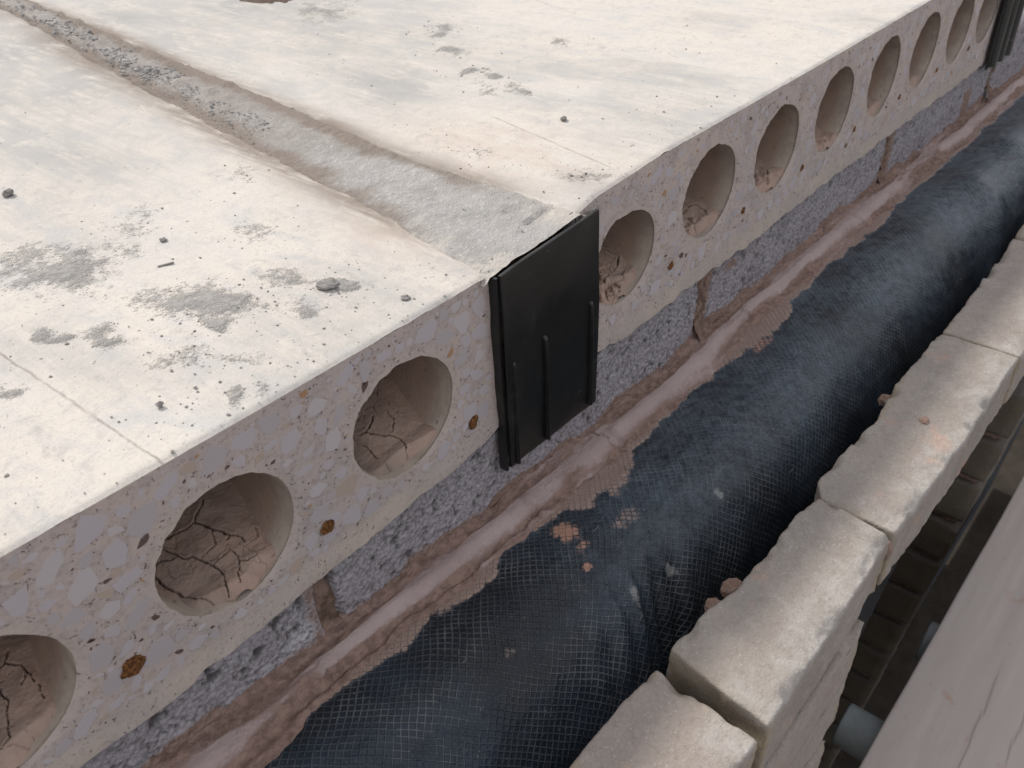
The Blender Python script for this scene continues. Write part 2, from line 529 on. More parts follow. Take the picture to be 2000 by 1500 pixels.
def mat_membrane():
    m = M('black_polythene', 0.42, 0.38)
    uvn = m.t.nodes.new('ShaderNodeUVMap')
    uvn.uv_map = 'UVMap'
    uv = uvn.outputs[0]
    n1 = m.noise(9, 4, 0.6, 0.4)
    n2 = m.noise(60, 5, 0.7, 0.5)
    n3 = m.noise(340, 3, 0.65)
    ridge = None
    # embossed reinforcing grid, 5 mm pitch, laid on the bias
    wob = m.t.nodes.new('ShaderNodeTexNoise')
    wob.inputs['Scale'].default_value = 14
    wob.inputs['Detail'].default_value = 2
    m.t.links.new(uv, wob.inputs['Vector'])
    add = m.t.nodes.new('ShaderNodeVectorMath')
    add.operation = 'MULTIPLY_ADD'
    m.t.links.new(wob.outputs['Color'], add.inputs[0])
    add.inputs[1].default_value = (0.012, 0.012, 0)
    m.t.links.new(uv, add.inputs[2])
    sep = m.t.nodes.new('ShaderNodeSeparateXYZ')
    m.t.links.new(m.map((1, 1, 1), (0, 0, math.radians(42)), co=add.outputs[0]), sep.inputs[0])
    lines = []
    for o in (0, 1):
        p = m.math('PINGPONG', m.math('MULTIPLY', sep.outputs[o], 200.0), 0.5)
        lines.append(m.ramp(p, 0.03, 0.16, 1, 0))
    ridge = m.math('MAXIMUM', lines[0], lines[1])
    c = m.mix(m.ramp(n1, 0.35, 0.7), (0.009, 0.013, 0.019), (0.020, 0.034, 0.053))
    # dust caught on the threads and over the film, with its pale sheen painted in
    d = m.ramp(n2, 0.35, 0.65)
    c = m.mix(m.math('MULTIPLY', ridge, m.math('MULTIPLY', m.math('ADD', 0.10, m.math('MULTIPLY', d, 0.42)), m.ramp(m.noise(17, 3, 0.6), 0.36, 0.66, 0.2, 1.0))), c, (0.215, 0.22, 0.22))
    haze = m.math('MULTIPLY', m.ramp(n1, 0.42, 0.72), m.ramp(n2, 0.3, 0.7))
    c = m.mix(m.math('MULTIPLY', m.math('MULTIPLY', m.math('MULTIPLY', m.ramp(n1, 0.35, 0.75), m.ramp(m.attr('dust_sheen'), 0, 0.6, 0.25, 1)), m.ramp(m.noise(210, 4, 0.75), 0.45, 0.68)), 0.5), c, (0.15, 0.18, 0.21))
    sc = m.noise(1, 4, 0.7, 0.8, co=m.map((55, 130, 60), (0, 0, 0.7)))
    c = m.mix(m.math('MULTIPLY', m.ramp(sc, 0.66, 0.78), 0.5), c, (0.42, 0.42, 0.41))
    du = m.math('MULTIPLY', m.attr('dust_sheen'), m.ramp(m.math('ADD', m.math('MULTIPLY', m.noise(130, 5, 0.75), 0.6), m.math('MULTIPLY', n2, 0.4)), 0.36, 0.62))
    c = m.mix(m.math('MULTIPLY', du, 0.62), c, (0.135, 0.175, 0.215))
    c = m.mix(m.ramp(m.noise(260, 3, 0.7), 0.70, 0.76, 0, 0.7), c, (0.34, 0.35, 0.35))
    # mortar wiped over the film
    e = m.math('ADD', m.math('MULTIPLY', m.math('SUBTRACT', n2, 0.5), 0.75), m.math('MULTIPLY', ridge, -0.13))
    md = m.ramp(m.math('ADD', m.attr('mud'), e), 0.36, 0.62)
    c = m.mix(m.math('MULTIPLY', md, 0.92), c, m.mix(n3, (0.30, 0.215, 0.175), (0.37, 0.28, 0.24)))
    rd = m.ramp(m.math('ADD', m.attr('red'), m.math('MULTIPLY', e, 1.7)), 0.38, 0.66)
    c = m.mix(m.math('MULTIPLY', rd, 0.9), c, (0.41, 0.235, 0.17))
    gr = m.ramp(m.math('ADD', m.attr('scuff_sheen'), m.math('MULTIPLY', m.math('SUBTRACT', sc, 0.5), 1.4)), 0.45, 0.75)
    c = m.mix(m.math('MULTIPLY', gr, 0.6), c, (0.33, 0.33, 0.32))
    allmud = m.math('MAXIMUM', md, rd)
    rg = m.math('ADD', m.ramp(n2, 0.3, 0.7, 0.30, 0.46), m.math('MULTIPLY', allmud, 0.4))
    b = m.bump(ridge, 0.0007, 0.75)
    b = m.bump(m.math('ADD', n3, m.math('MULTIPLY', n2, 0.8)), 0.0009, 0.55, b)
    return m.done(c, b, rg)


def mat_brick(name='buff_brick', k=1.0):
    m = M(name, 0.95, 0.15)
    n1 = m.noise(11, 4, 0.6)
    n2 = m.noise(55, 5, 0.65, 0.4)
    n3 = m.noise(500, 3, 0.7)
    r = m.rnd()
    a = tuple(v * k for v in (0.315, 0.281, 0.252))
    b_ = tuple(v * k for v in (0.265, 0.238, 0.219))
    c = m.mix(m.ramp(n1, 0.35, 0.65), a, b_)
    c = m.mix(m.ramp(n2, 0.45, 0.7, 0, 0.6), c, tuple(v * k for v in (0.345, 0.315, 0.288)))
    c = m.mix(m.math('MULTIPLY', m.ramp(r, 0.2, 0.9), 0.35), c, tuple(v * k for v in (0.36, 0.30, 0.265)))
    c = m.mix(m.math('MULTIPLY', m.ramp(m.noise(21, 3, 0.6), 0.62, 0.74), 0.5), c, tuple(v * k for v in (0.47, 0.28, 0.21)))
    c = m.mix(m.math('MULTIPLY', m.attr('pale'), m.ramp(n2, 0.35, 0.6, 0.3, 0.85)), c, (0.45, 0.44, 0.425))
    c = m.mix(m.math('MULTIPLY', m.attr('yellow'), m.ramp(n2, 0.3, 0.6, 0.3, 0.9)), c, tuple(v * k for v in (0.30, 0.245, 0.165)))
    c = m.mix(m.ramp(m.noise(230, 4, 0.75), 0.45, 0.7, 0, 0.45), c, tuple(v * k for v in (0.20, 0.18, 0.155)))
    c = m.mix(m.ramp(n3, 0.58, 0.74, 0, 0.7), c, tuple(v * k for v in (0.52, 0.50, 0.46)))
    c = m.mix(m.ramp(m.noise(300, 3, 0.7), 0.62, 0.75, 0, 0.5), c, tuple(v * k for v in (0.21, 0.18, 0.15)))
    return m.done(c, m.bump(m.math('ADD', n3, m.noise(150, 4, 0.7)), 0.0013, 0.7))


def mat_wood():
    m = M('dusty_scaffold_board', 0.9, 0.2)
    g = m.noise(1, 5, 0.65, 0.4, co=m.map((9, 70, 60)))
    n1 = m.noise(7, 4, 0.6)
    n2 = m.noise(60, 5, 0.7)
    c = m.mix(m.ramp(g, 0.3, 0.7), (0.46, 0.41, 0.385), (0.43, 0.38, 0.355))
    c = m.mix(m.ramp(n1, 0.4, 0.7, 0, 0.6), c, (0.44, 0.39, 0.365))
    c = m.mix(m.math('MULTIPLY', m.ramp(m.noise(24, 3, 0.6), 0.6, 0.72), 0.6), c, (0.42, 0.21, 0.14))
    c = m.mix(m.math('MULTIPLY', m.ramp(n2, 0.66, 0.76), 0.5), c, (0.2, 0.15, 0.13))
    c = m.mix(m.math('MULTIPLY', m.attr('split'), 0.85), c, (0.07, 0.055, 0.05))
    return m.done(c, m.bump(m.math('ADD', g, m.math('MULTIPLY', n2, 0.8)), 0.0007, 0.4))


def mat_plain(name, a, b, scale=30, rough=0.8, spec=0.3, metal=0.0, bump=0.001):
    m = M(name, rough, spec)
    n = m.noise(scale, 5, 0.65)
    m.b.inputs['Metallic'].default_value = metal
    return m.done(m.mix(m.ramp(n, 0.3, 0.7), a, b), m.bump(n, bump, 0.7))


MT = dict(top=mat_top(), cut=mat_cut(), cut2=mat_cut('pale_sawn_concrete', 1.07, 0.004), liner=mat_liner(), mud=mat_mud(), rust=mat_rust(), grout=mat_grout(),
          black=mat_plastic('black_plastic', (0.008, 0.0085, 0.0085), (0.12, 0.12, 0.115)),
          ribgrey=mat_plastic('dusty_plastic', (0.05, 0.05, 0.047), (0.2, 0.2, 0.19)),
          block=mat_block(), mortar=mat_mortar(), joint=mat_dark_joint(), membrane=mat_membrane(),
          brick=mat_brick(), dbrick=mat_brick('shaded_brick', 0.42), wood=mat_wood(),  # jamb copy of the brick, darkened to paint in the gap's shade
          tube=mat_plain('galvanised_steel', (0.42, 0.47, 0.48), (0.30, 0.33, 0.34), 40, 0.5, 0.5, 0.35),
          closer=mat_plain('grey_closer', (0.22, 0.23, 0.25), (0.16, 0.165, 0.18), 30),
          soil=mat_plain('dark_soil', (0.03, 0.025, 0.02), (0.05, 0.042, 0.035), 6, 0.95, 0.1, 0, 0.02),
          crumb=mat_plain('cement_crumb', (0.30, 0.29, 0.275), (0.19, 0.18, 0.17), 200, 0.95, 0.1, 0, 0.002),
          clod=mat_plain('red_clod', (0.24, 0.16, 0.125), (0.33, 0.24, 0.20), 120, 0.95, 0.1, 0, 0.003))
ST = [mat_stone('lavender_limestone', (0.49, 0.45, 0.47), (0.45, 0.41, 0.425)),
      mat_stone('pale_limestone', (0.52, 0.48, 0.49), (0.48, 0.44, 0.45)),
      mat_stone('grey_limestone', (0.455, 0.415, 0.425), (0.415, 0.375, 0.385)),
      mat_stone('tan_pebble', (0.46, 0.37, 0.315), (0.42, 0.335, 0.28)),
      mat_stone('ochre_pebble', (0.42, 0.25, 0.14), (0.36, 0.21, 0.12)),
      mat_stone('umber_pebble', (0.13, 0.085, 0.07), (0.10, 0.07, 0.062))]

# ------------------------------------------------------------------ ground
g = mesh_from('ground', [(-60, -60, -2.6), (60, -60, -2.6), (60, 60, -2.6), (-60, 60, -2.6)], np.array([[0, 1, 2, 3]]), MT['soil'])
tag(obj('ground', g), 'dark bare soil far below the scaffold', None, None, 'structure')

# ------------------------------------------------------------------ hollow core slabs
R0 = 0.048
YT = np.array([0.0, 0.0015, 0.004])
JL = np.array([(-0.054, 0.0), (-0.046, 0.05), (-0.037, 0.11), (-0.031, 0.17), (-0.026, 0.23), (-0.016, 0.30), (-0.002, 0.42), (0.037, 0.706), (0.064, 0.893), (0.099, 1.127), (0.30, 2.6)])
JR = np.array([(0.046, 0.0), (0.048, 0.065), (0.050, 0.125), (0.053, 0.174), (0.061, 0.254), (0.072, 0.358), (0.083, 0.478), (0.104, 0.689), (0.130, 0.906), (0.155, 1.143), (0.36, 2.6)])


def xL(y):
    return np.interp(y, JL[:, 1], JL[:, 0]) + .006 * sstep(.05, .2, y)


def xR(y):
    return np.interp(y, JR[:, 1], JR[:, 0]) - .005 * sstep(.05, .2, y)


def ztop(x):
    x = np.asarray(x, float)
    return np.interp(x, [-1.2, -0.40, -0.25, -0.05, 0.05, 0.075, 0.17, 0.30, 0.5, 1.2], [0.004, 0.003, -0.0005, -0.0035, 0.004, 0.009, 0.0125, 0.0115, 0.0105, 0.0105])


def zbot(x):
    x = np.asarray(x, float)
    return (-0.1505 + 0.0035 * fbm(x * 7, 3.3, 0, 3, 41) + 0.0035 * fbm(x * 55, 1.3, 0, 3, 42)
            + 0.004 * np.maximum(0, vnoise(x * 24, 5.5, 0, 43) - 0.2)
            + np.interp(x, [-0.43, -0.36, -0.1, -0.055, 0.08, 0.19, 0.40, 0.52, 1.08, 1.2], [-.004, -.005, .001, .008, .004, .003, -.002, .003, -.006, .0]))


PATCH = [  # x, y, half-axis a (dx,dy), half-axis b (dx,dy), strength
    (-0.243, 0.264, .026, -.036, -.017, -.034, .80), (-0.204, 0.136, .018, -.025, -.010, -.017, .95), (-0.19, 0.111, .011, -.014, -.007, -.010, .85),
    (-0.289, 0.17, .007, -.008, -.003, -.007, .95), (-0.267, 0.141, .007, -.009, -.006, -.011, .75), (-0.211, 0.097, .005, -.006, -.005, -.007, 1.0),
    (-0.242, 0.088, .010, -.013, -.008, -.012, .5), (-0.254, 0.081, .008, -.011, -.005, -.008, .6), (-0.145, 0.116, .008, -.012, -.009, -.011, .7),
    (-0.164, 0.066, .008, -.012, -.008, -.010, .7), (-0.117, 0.186, .012, -.017, -.015, -.022, .55), (-0.162, 0.289, .011, -.016, -.017, -.030, .5),
    (-0.191, 0.253, .010, -.013, -.013, -.023, .5), (-0.132, 0.079, .009, -.012, -.004, -.006, 1.0), (0.302, 0.374, .010, -.015, -.018, -.017, .75),
    (0.25, 0.297, .006, -.010, -.012, -.011, .85), (0.358, 0.45, .008, -.014, -.017, -.016, .7), (0.25, 0.264, .005, -.008, -.008, -.007, .8),
    (0.209, 0.238, .006, -.009, -.014, -.013, .8), (0.226, 0.211, .006, -.010, -.017, -.014, .7), (0.393, 0.285, .004, -.007, -.010, -.008, .8),
    (0.341, 0.651, .023, -.038, -.044, -.053, .6), (0.338, 0.439, .006, -.011, -.010, -.009, .7), (-0.175, 0.091, .008, -.011, -.003, -.004, .7),
    (-0.254, 0.021, .003, -.004, -.005, -.007, .9), (-0.239, 0.013, .004, -.005, -.004, -.005, .8), (-0.30, 0.30, .014, -.02, -.010, -.02, .55),
    (-0.33, 0.13, .006, -.008, -.004, -.007, .7), (-0.225, 0.055, .012, -.016, -.004, -.006, .55), (0.43, 0.72, .02, -.03, -.03, -.04, .6),
    (-0.05, 0.30, .010, -.02, -.012, -.018, .45), (0.085, 0.145, .010, -.016, -.012, -.013, .45), (0.10, 0.03, .012, -.02, -.01, -.012, .5)]
LINES = [[(-0.32, 0.22), (-0.318, 0.18), (-0.314, 0.087), (-0.311, 0.0)], [(0.153, 0.175), (0.141, 0.103), (0.127, 0.047), (0.120, 0.02)],
         [(0.60, 0.62), (0.558, 0.502), (0.545, 0.435), (0.505, 0.343)], [(-0.145, 0.082), (-0.132, 0.077), (-0.124, 0.070)]]
HOLE = (0.362, 0.800, 0.046)


def top_masks(x, y):
    p = np.zeros(x.shape)
    wx = x + 0.008 * fbm(x * 45, y * 45, 0, 3, 5)
    wy = y + 0.010 * fbm(x * 45, y * 45, 7, 3, 6)
    for cx, cy, ax, ay, bx, by, s in PATCH:
        det = ax * by - ay * bx
        if abs(det) < 1e-7:
            bx, by = bx * 0.7, by * 1.3
            det = ax * by - ay * bx
        # conjugate axes of the splash
        u = ((wx - cx) * by - (wy - cy) * bx) / det
        v = ((wy - cy) * ax - (wx - cx) * ay) / det
        q = u * u + v * v
        p = np.maximum(p, s * np.exp(-q * 0.45))
    p = p * (0.75 + 0.5 * fbm(x * 70, y * 70, 0, 3, 9))
    # faint grey wash over the middle of the floor
    wash = 1.0 * np.exp(-(((x - 0.20 - 0.25 * (y - 0.4)) / 0.075) ** 2) * 1.0) * sstep(0.16, 0.34, y)
    wash = np.maximum(wash, 0.85 * np.exp(-(((x + 0.11 - 0.12 * (y - 0.4)) / 0.09) ** 2)) * sstep(0.25, 0.5, y))
    wash = np.maximum(wash, 0.9 * sstep(0.38, 0.7, y) * (1 - 0.7 * sstep(0.45, 0.6, x)))
    wash = np.maximum(wash, 0.65 * sstep(-0.05, 0.4, fbm(x * 9, y * 6, 0, 3, 11)))
    wash = wash * (0.8 + 0.6 * fbm(x * 14, y * 9, 0, 3, 12))
    dl = xL(y) - x
    dr = x - xR(y)
    nn = fbm(x * 30, y * 9, 0, 3, 14)
    fade = sstep(1.3, 0.75, y) * 0.7 + 0.3
    br = np.where(dl > -0.001, np.exp(-(np.maximum(dl, 0) / 0.024) ** 2) * (0.95 * sstep(0.03, 0.16, y) + .25), 0)
    br = np.maximum(br, np.where(dr > -0.001, np.exp(-(np.maximum(dr, 0) / 0.013) ** 2) * (0.95 * sstep(0.02, 0.1, y) + .1), 0))
    br = br * (0.85 + 0.55 * nn) * fade
    pink = np.exp(-((x - 0.105) / 0.05) ** 2) * np.exp(-((y - 0.12) / 0.12) ** 2)
    pink = np.maximum(pink, np.exp(-((x + 0.05) / 0.03) ** 2) * np.exp(-((y - 0.11) / 0.05) ** 2))
    ln = np.zeros(x.shape)
    for k, L in enumerate(LINES):
        d = seg_dist(x + 0.0018 * fbm(x * 90, y * 90, 0, 2, 21), y, L)
        ln = np.maximum(ln, sstep(0.0030, 0.0008, d) * (0.55 + 0.6 * vnoise(x * 60, y * 60, 0, 22)))
    return dict(patch=np.clip(p, 0, 1), wash=np.clip(wash, 0, 1), brown=np.clip(br, 0, 1), pink=np.clip(pink, 0, 1), line=np.clip(ln, 0, 1))


def yaxis():
    ys = [0.0, 0.0008, 0.0022]
    d = 0.0024
    while ys[-1] < 2.5:
        if ys[-1] > 0.26:
            d = min(d * 1.022, 0.2)
        ys.append(ys[-1] + d)
    return np.array(ys)


def slab_top(name, side, parent):
    ys = yaxis()
    if side < 0:
        s = np.concatenate([np.arange(0, 0.46, 0.0027), np.linspace(0.46, 1.146, 60)])
    else:
        s = np.concatenate([np.arange(0, 0.40, 0.0030), np.arange(0.40, 1.18, 0.0055)])
    s = np.concatenate([[-0.0015], s])
    S, Y = np.meshgrid(s, ys, indexing='ij')
    X = (xL(Y) - S) if side < 0 else (xR(Y) + S)
    a = top_masks(X, Y)
    z = ztop(X) + 0.0007 * fbm(X * 16, Y * 16, 0, 3, 31) + 0.00035 * fbm(X * 110, Y * 110, 0, 3, 32)
    z += sstep(0.35, 0.7, a['patch']) * (0.0013 + 0.0016 * fbm(X * 150, Y * 150, 0, 3, 33))
    z -= a['line'] * 0.0003
    z -= 0.0012 * sstep(0.010, 0.0, S) * (0.6 + 0.6 * fbm(X * 60, Y * 60, 0, 2, 34))     # arris along the joint
    z -= np.where(S < -.001, .014, 0)
    edge = sstep(0.0035, 0.0, Y) * (0.0018 + 0.0012 * fbm(X * 60, 0.4, 0, 3, 35))
    z -= edge
    Yv = Y + 0.0
    Yv[:, 0] += 0.0
    keep = None
    P = np.stack([X, Yv, z], -1)
    n, m_ = X.shape
    F = quads(n, m_, flip=(side < 0))
    if side > 0:
        # lifting hole, a round opening through the topping into the core below
        dx, dy = X - HOLE[0], Y - HOLE[1]
        r = np.hypot(dx, dy)
        ang = np.arctan2(dy, dx)
        rr = HOLE[2] * (1 + 0.05 * np.sin(3 * ang) + 0.04 * np.sin(7 * ang + 1))
        snap = np.abs(r - rr) < 0.006
        X2 = np.where(snap, HOLE[0] + np.cos(ang) * rr, X)
        Y2 = np.where(snap, HOLE[1] + np.sin(ang) * rr, Y)
        P[..., 0], P[..., 1] = X2, Y2
        inside = (r < rr - 0.003).ravel()
        bad = inside[F].any(axis=1)
        F = F[~bad]
    me = mesh_from(name, P.reshape(-1, 3), F, MT['top'], attrs={k: v.ravel() for k, v in a.items()})
    return obj(name, me, parent)


def end_face(name, x0, x1, cores, parent, seed):
    """sawn end with its open cores and their lining"""
    rng = np.random.RandomState(seed)
    V, F, FM = [], [], []
    A = dict(lip=[], rim=[], clay=[])
    off = 0
    cx = [c[0] for c in cores]
    bounds = [x0] + [(a + b) / 2 for a, b in zip(cx[:-1], cx[1:])] + [x1]
    ns = 44
    for k, (xc, zc, rx, rz) in enumerate(cores):
        xa, xb = bounds[k], bounds[k + 1]
        t = np.linspace(0, 1, ns, endpoint=False)
        bx = xa + (xb - xa) * t
        px = np.concatenate([bx, np.full(ns, xb), xb + (xa - xb) * t, np.full(ns, xa)])
        zb_b = float(zbot(np.array([xb]))[0])
        zb_a = float(zbot(np.array([xa]))[0])
        zt_b, zt_a = float(ztop(xb)) - .0016, float(ztop(xa)) - .0016
        pz = np.concatenate([zbot(bx), zb_b + (zt_b - zb_b) * t, ztop(xb + (xa - xb) * t) - .0016, zt_a + (zb_a - zt_a) * t])
        th = np.arctan2(pz - zc, px - xc)
        n = len(th)
        # broken rim: chipped towards the upper left, softly worn on the right
        left = 0.5 + 0.5 * np.cos(th - math.radians(150))
        c8, s8 = np.cos(th), np.sin(th)
        chip = fbm(c8 * 5 + k * 9, s8 * 5, seed * .1, 4, 50 + k) * 0.062 * (0.15 + left ** 2)
        chip += np.maximum(0, fbm(c8 * 2.2 + k * 5, s8 * 2.2, 3, 2, 60 + k)) * 0.10 * left
        rr = 1 + chip
        worn = sstep(0.3, 1.0, np.cos(th - math.radians(-25)))
        hx = xc + c8 * rx * rr
        hz = zc + s8 * rz * rr
        rings = []
        T = np.array([1, .86, .72, .58, .45, .33, .22, .13, .06, .0])
        for ti in T:
            x = hx + (px - hx) * ti
            z = hz + (pz - hz) * ti
            y = np.zeros(n)
            dlo = z - zbot(x)
            lipm = sstep(0.034, 0.006, dlo)
            chipn = fbm(x * 40, z * 40, 1.5, 3, 70)
            y = y + lipm * (0.0022 * np.abs(chipn) - 0.0012 * sstep(0.02, 0.004, dlo) * (1 + fbm(x * 70, z * 70, 0, 2, 71)))
            y = y + sstep(0.16, 0, np.full(n, ti)) * worn * 0.002
            rings.append((x, y, z, lipm, np.full(n, 0.0) + (1 - sstep(0, 0.24, ti)) * 0.9, np.zeros(n)))
        for yy in (0.0012, 0.004, 0.008, 0.014, 0.022, 0.032, 0.045, 0.06, 0.08, 0.10, 0.13, 0.17, 0.22, 0.3, 0.45, 0.7):
            fl = 1 + 0.04 * worn * math.exp(-yy / 0.006)
            keepchip = math.exp(-yy / 0.02)
            r2 = 1 + chip * keepchip
            rn = 1 + 0.012 * fbm(c8 * 3 + k, s8 * 3, yy * 30, 3, 80 + k)
            x = xc + c8 * rx * r2 * fl * rn
            z = zc + s8 * rz * r2 * fl * rn
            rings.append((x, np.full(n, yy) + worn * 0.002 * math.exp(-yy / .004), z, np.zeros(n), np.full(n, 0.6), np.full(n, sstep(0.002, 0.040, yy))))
        rings.insert(len(T), tuple(np.array(v) for v in rings[len(T) - 1][:5]) + (np.zeros(n),))
        nr = len(rings)
        for (x, y, z, l, r_, c) in rings:
            V.append(np.stack([x, y, z], 1))
            A['lip'].append(l)
            A['rim'].append(r_)
            A['clay'].append(c)
        i = np.arange(n)
        for q in range(nr - 1):
            if q == len(T) - 1:
                continue
            a = off + q * n + i
            b = off + q * n + (i + 1) % n
            F.append(np.stack([a, a + n, b + n, b], 1))
            FM.append(np.full(n, 0 if q < len(T) - 1 else 1))
        off += nr * n
    # underside
    xs = np.linspace(x0, x1, 240)
    u0 = np.stack([xs, 0.0005 + 0 * xs, zbot(xs)], 1)
    u1 = np.stack([xs, 0.03 + 0 * xs, zbot(xs) * 0 - 0.1505], 1)
    u2 = np.stack([xs, 2.5 + 0 * xs, xs * 0 - 0.1505], 1)
    V += [u0, u1, u2]
    nn = len(xs)
    i = np.arange(nn - 1)
    for q in range(2):
        a = off + q * nn + i
        F.append(np.stack([a, a + 1, a + nn + 1, a + nn], 1))
        FM.append(np.zeros(nn - 1, int))
    for k2, v in (('lip', 1.0), ('rim', 0.0), ('clay', 0.0)):
        A[k2].append(np.full(3 * nn, v))
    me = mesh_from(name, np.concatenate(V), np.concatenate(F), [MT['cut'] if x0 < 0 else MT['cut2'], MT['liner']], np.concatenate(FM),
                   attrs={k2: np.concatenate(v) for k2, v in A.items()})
    return obj(name, me, parent)


CORES1 = [(-1.03, -.08, R0, R0), (-0.885, -.08, R0, R0), (-0.735, -.08, R0, R0), (-0.585, -.08, R0, R0),
          (-0.437, -.080, 0.0475, 0.0455), (-0.291, -.0785, 0.0475, 0.0455), (-0.1455, -.0745, 0.0475, 0.0445)]
CORES2 = [(0.1175, -.0655, 0.0475, 0.0415), (0.259, -.0565, 0.049, 0.0445), (0.3965, -.0590, 0.0485, 0.0455), (0.535, -.0575, 0.049, 0.047),
          (0.677, -.0575, 0.047, 0.0475), (0.815, -.0585, 0.049, 0.0475), (0.955, -.062, 0.049, 0.0475), (1.082, -.063, 0.049, 0.0475)]

slab1 = thing('hollow_core_slab', 'nearer pale concrete floor slab with three open round cores left of the black plate', 'floor slab', (-0.6, 0, -0.15), 'hollow-core floor slabs')
slab2 = thing('hollow_core_slab', 'farther pale concrete floor slab with a long receding row of oval cores right of the black plate', 'floor slab', (0.6, 0, -0.15), 'hollow-core floor slabs')
slab_top('top_surface', -1, slab1)
slab_top('top_surface', 1, slab2)
end_face('sawn_end', -1.2, -0.0535, CORES1, slab1, 3)
end_face('sawn_end', 0.047, 1.155, CORES2, slab2, 4)

# wall and floor of the lifting hole
t = np.linspace(0, 2 * math.pi, 49)[:-1]
rr = HOLE[2] * (1 + 0.05 * np.sin(3 * t) + 0.04 * np.sin(7 * t + 1))
V, F = [], []
for z, k in ((float(ztop(HOLE[0])) - .0005, 1.0), (-0.004, .985), (-0.02, .99), (-0.05, 1.0), (-0.09, .98), (-.098, .6), (-.1, .02)):
    V.append(np.stack([HOLE[0] + np.cos(t) * rr * k, HOLE[1] + np.sin(t) * rr * k, np.full(48, z) + 0.0008 * np.sin(t * 5)], 1))
for q in range(6):
    a = q * 48 + np.arange(48)
    b = q * 48 + (np.arange(48) + 1) % 48
    F.append(np.stack([b, a, a + 48, b + 48], 1))
nv = 7 * 48
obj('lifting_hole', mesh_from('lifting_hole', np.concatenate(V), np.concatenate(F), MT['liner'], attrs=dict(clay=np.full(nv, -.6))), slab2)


# --- aggregate stones showing in the sawn faces
def shard(seed, n=9):
    rng = np.random.RandomState(seed)
    k = rng.randint(5, 9)
    th = np.sort((np.arange(k) + rng.uniform(-.40, .40, k)) / k * 2 * math.pi)
    r = rng.uniform(.62, 1.12, k)
    el = rng.uniform(0.42, 0.9)
    ox, oz = np.cos(th) * r, np.sin(th) * r * el
    V = [(x, 0.0003, z) for x, z in zip(ox, oz)] + [(x * .98, -0.00018, z * .98) for x, z in zip(ox, oz)]
    F = [tuple(range(k, 2 * k))]
    F += [(i, (i + 1) % k, k + (i + 1) % k, k + i) for i in range(k)]
    return V, F


SHARDS = [shard(s) for s in range(22)]
SHME = {}


def shard_mesh(si, mi):
    if (si, mi) not in SHME:
        V, F = SHARDS[si]
        SHME[si, mi] = mesh_from('aggregate_stone', V, F, ST[mi], smooth=False)
    return SHME[si, mi]


def scatter_stones(slab, x0, x1, cores, nbig, nchip, seed):
    rng = np.random.RandomState(seed)
    placed = []

    def clear(x, z, r, gap):
        if z - r < zbot(np.array([x]))[0] + 0.016 or z + r > float(ztop(x)) - 0.004 or x - r < x0 + .002 or x + r > x1 - .002:
            return False
        for xc, zc, rx, rz in cores:
            if ((x - xc) / (rx + r + .0045)) ** 2 + ((z - zc) / (rz + r + .0045)) ** 2 < 1:
                return False
        for (a, b, c) in placed:
            if (a - x) ** 2 + (b - z) ** 2 < ((c + r) * gap) ** 2:
                return False
        return True
    tries = 0
    sizes = np.sort(np.concatenate([rng.uniform(.0078, .0130, nbig // 4), rng.uniform(.0030, .0075, nbig - nbig // 4)]))[::-1]
    for s in sizes:
        for _ in range(60):
            x, z = rng.uniform(x0, x1), rng.uniform(-.148, .012)
            if clear(x, z, s * .8, 0.95):
                placed.append((x, z, s * .8))
                u = rng.rand()
                mi = 0 if u < .42 else 1 if u < .70 else 2 if u < .95 else 3
                if s < .0055 and rng.rand() < .16:
                    mi = rng.choice([3, 4, 5])
                o = obj('aggregate_stone', shard_mesh(rng.randint(22), mi), slab)
                o.location = (x, 0, z)
                o.scale = (s, 1, s)
                o.rotation_euler = (0, rng.normal(math.radians(-18), .55), 0)
                break
    V, F, FM = [], [], []
    for _ in range(nchip):
        s = min(.0032, .0007 + rng.exponential(.0008))
        x, z = rng.uniform(x0, x1), rng.uniform(-.140, .010)
        if not clear(x, z, s, .9):
            continue
        sv, sf = SHARDS[rng.randint(22)]
        a = rng.normal(-.3, .6)
        el = rng.uniform(.4, 1)
        o0 = len(V)
        for px, py, pz in sv:
            pz *= el
            V.append((x + s * (px * math.cos(a) + pz * math.sin(a)), py, z + s * (-px * math.sin(a) + pz * math.cos(a))))
        F += [tuple(i + o0 for i in f) for f in sf]
        mi = int(rng.choice([0, 1, 2, 3, 4, 5], p=[.24, .22, .14, .14, .06, .20]))
        FM += [mi] * len(sf)
    o = obj('aggregate_chips', mesh_from('aggregate_chips', V, F, ST, FM, smooth=False), slab)
    o['kind'] = 'stuff'


scatter_stones(slab1, -0.50, -0.056, CORES1[4:], 210, 2300, 21)
scatter_stones(slab2, 0.049, 1.13, CORES2, 280, 3200, 22)


def lump(seed, sub=1, rough=.35, flat=1.0):
    """small irregular stone: jittered icosphere"""
    import bmesh
    bm = bmesh.new()
    bmesh.ops.create_icosphere(bm, subdivisions=sub, radius=1)
    P = np.array([v.co[:] for v in bm.verts])
    F = np.array([[v.index for v in f.verts] for f in bm.faces])
    bm.free()
    d = 1 + rough * fbm(P[:, 0] * 1.3 + seed * 7, P[:, 1] * 1.3, P[:, 2] * 1.3, 3, seed)
    P = P * d[:, None]
    P[:, 2] *= flat
    return P, F


def strand(slab, x, z, s, seed):
    P, F = lump(seed, 3, .8)
    P = P * np.array([s, .0016, s * .85])
    a = -.5
    P = np.stack([P[:, 0] * math.cos(a) + P[:, 2] * math.sin(a) * .7, P[:, 1] - .0004, -P[:, 0] * math.sin(a) + P[:, 2] * math.cos(a)], 1) + np.array([x, 0, z])
    obj('steel_strand', mesh_from('steel_strand', P, F, MT['rust'], smooth=False), slab)


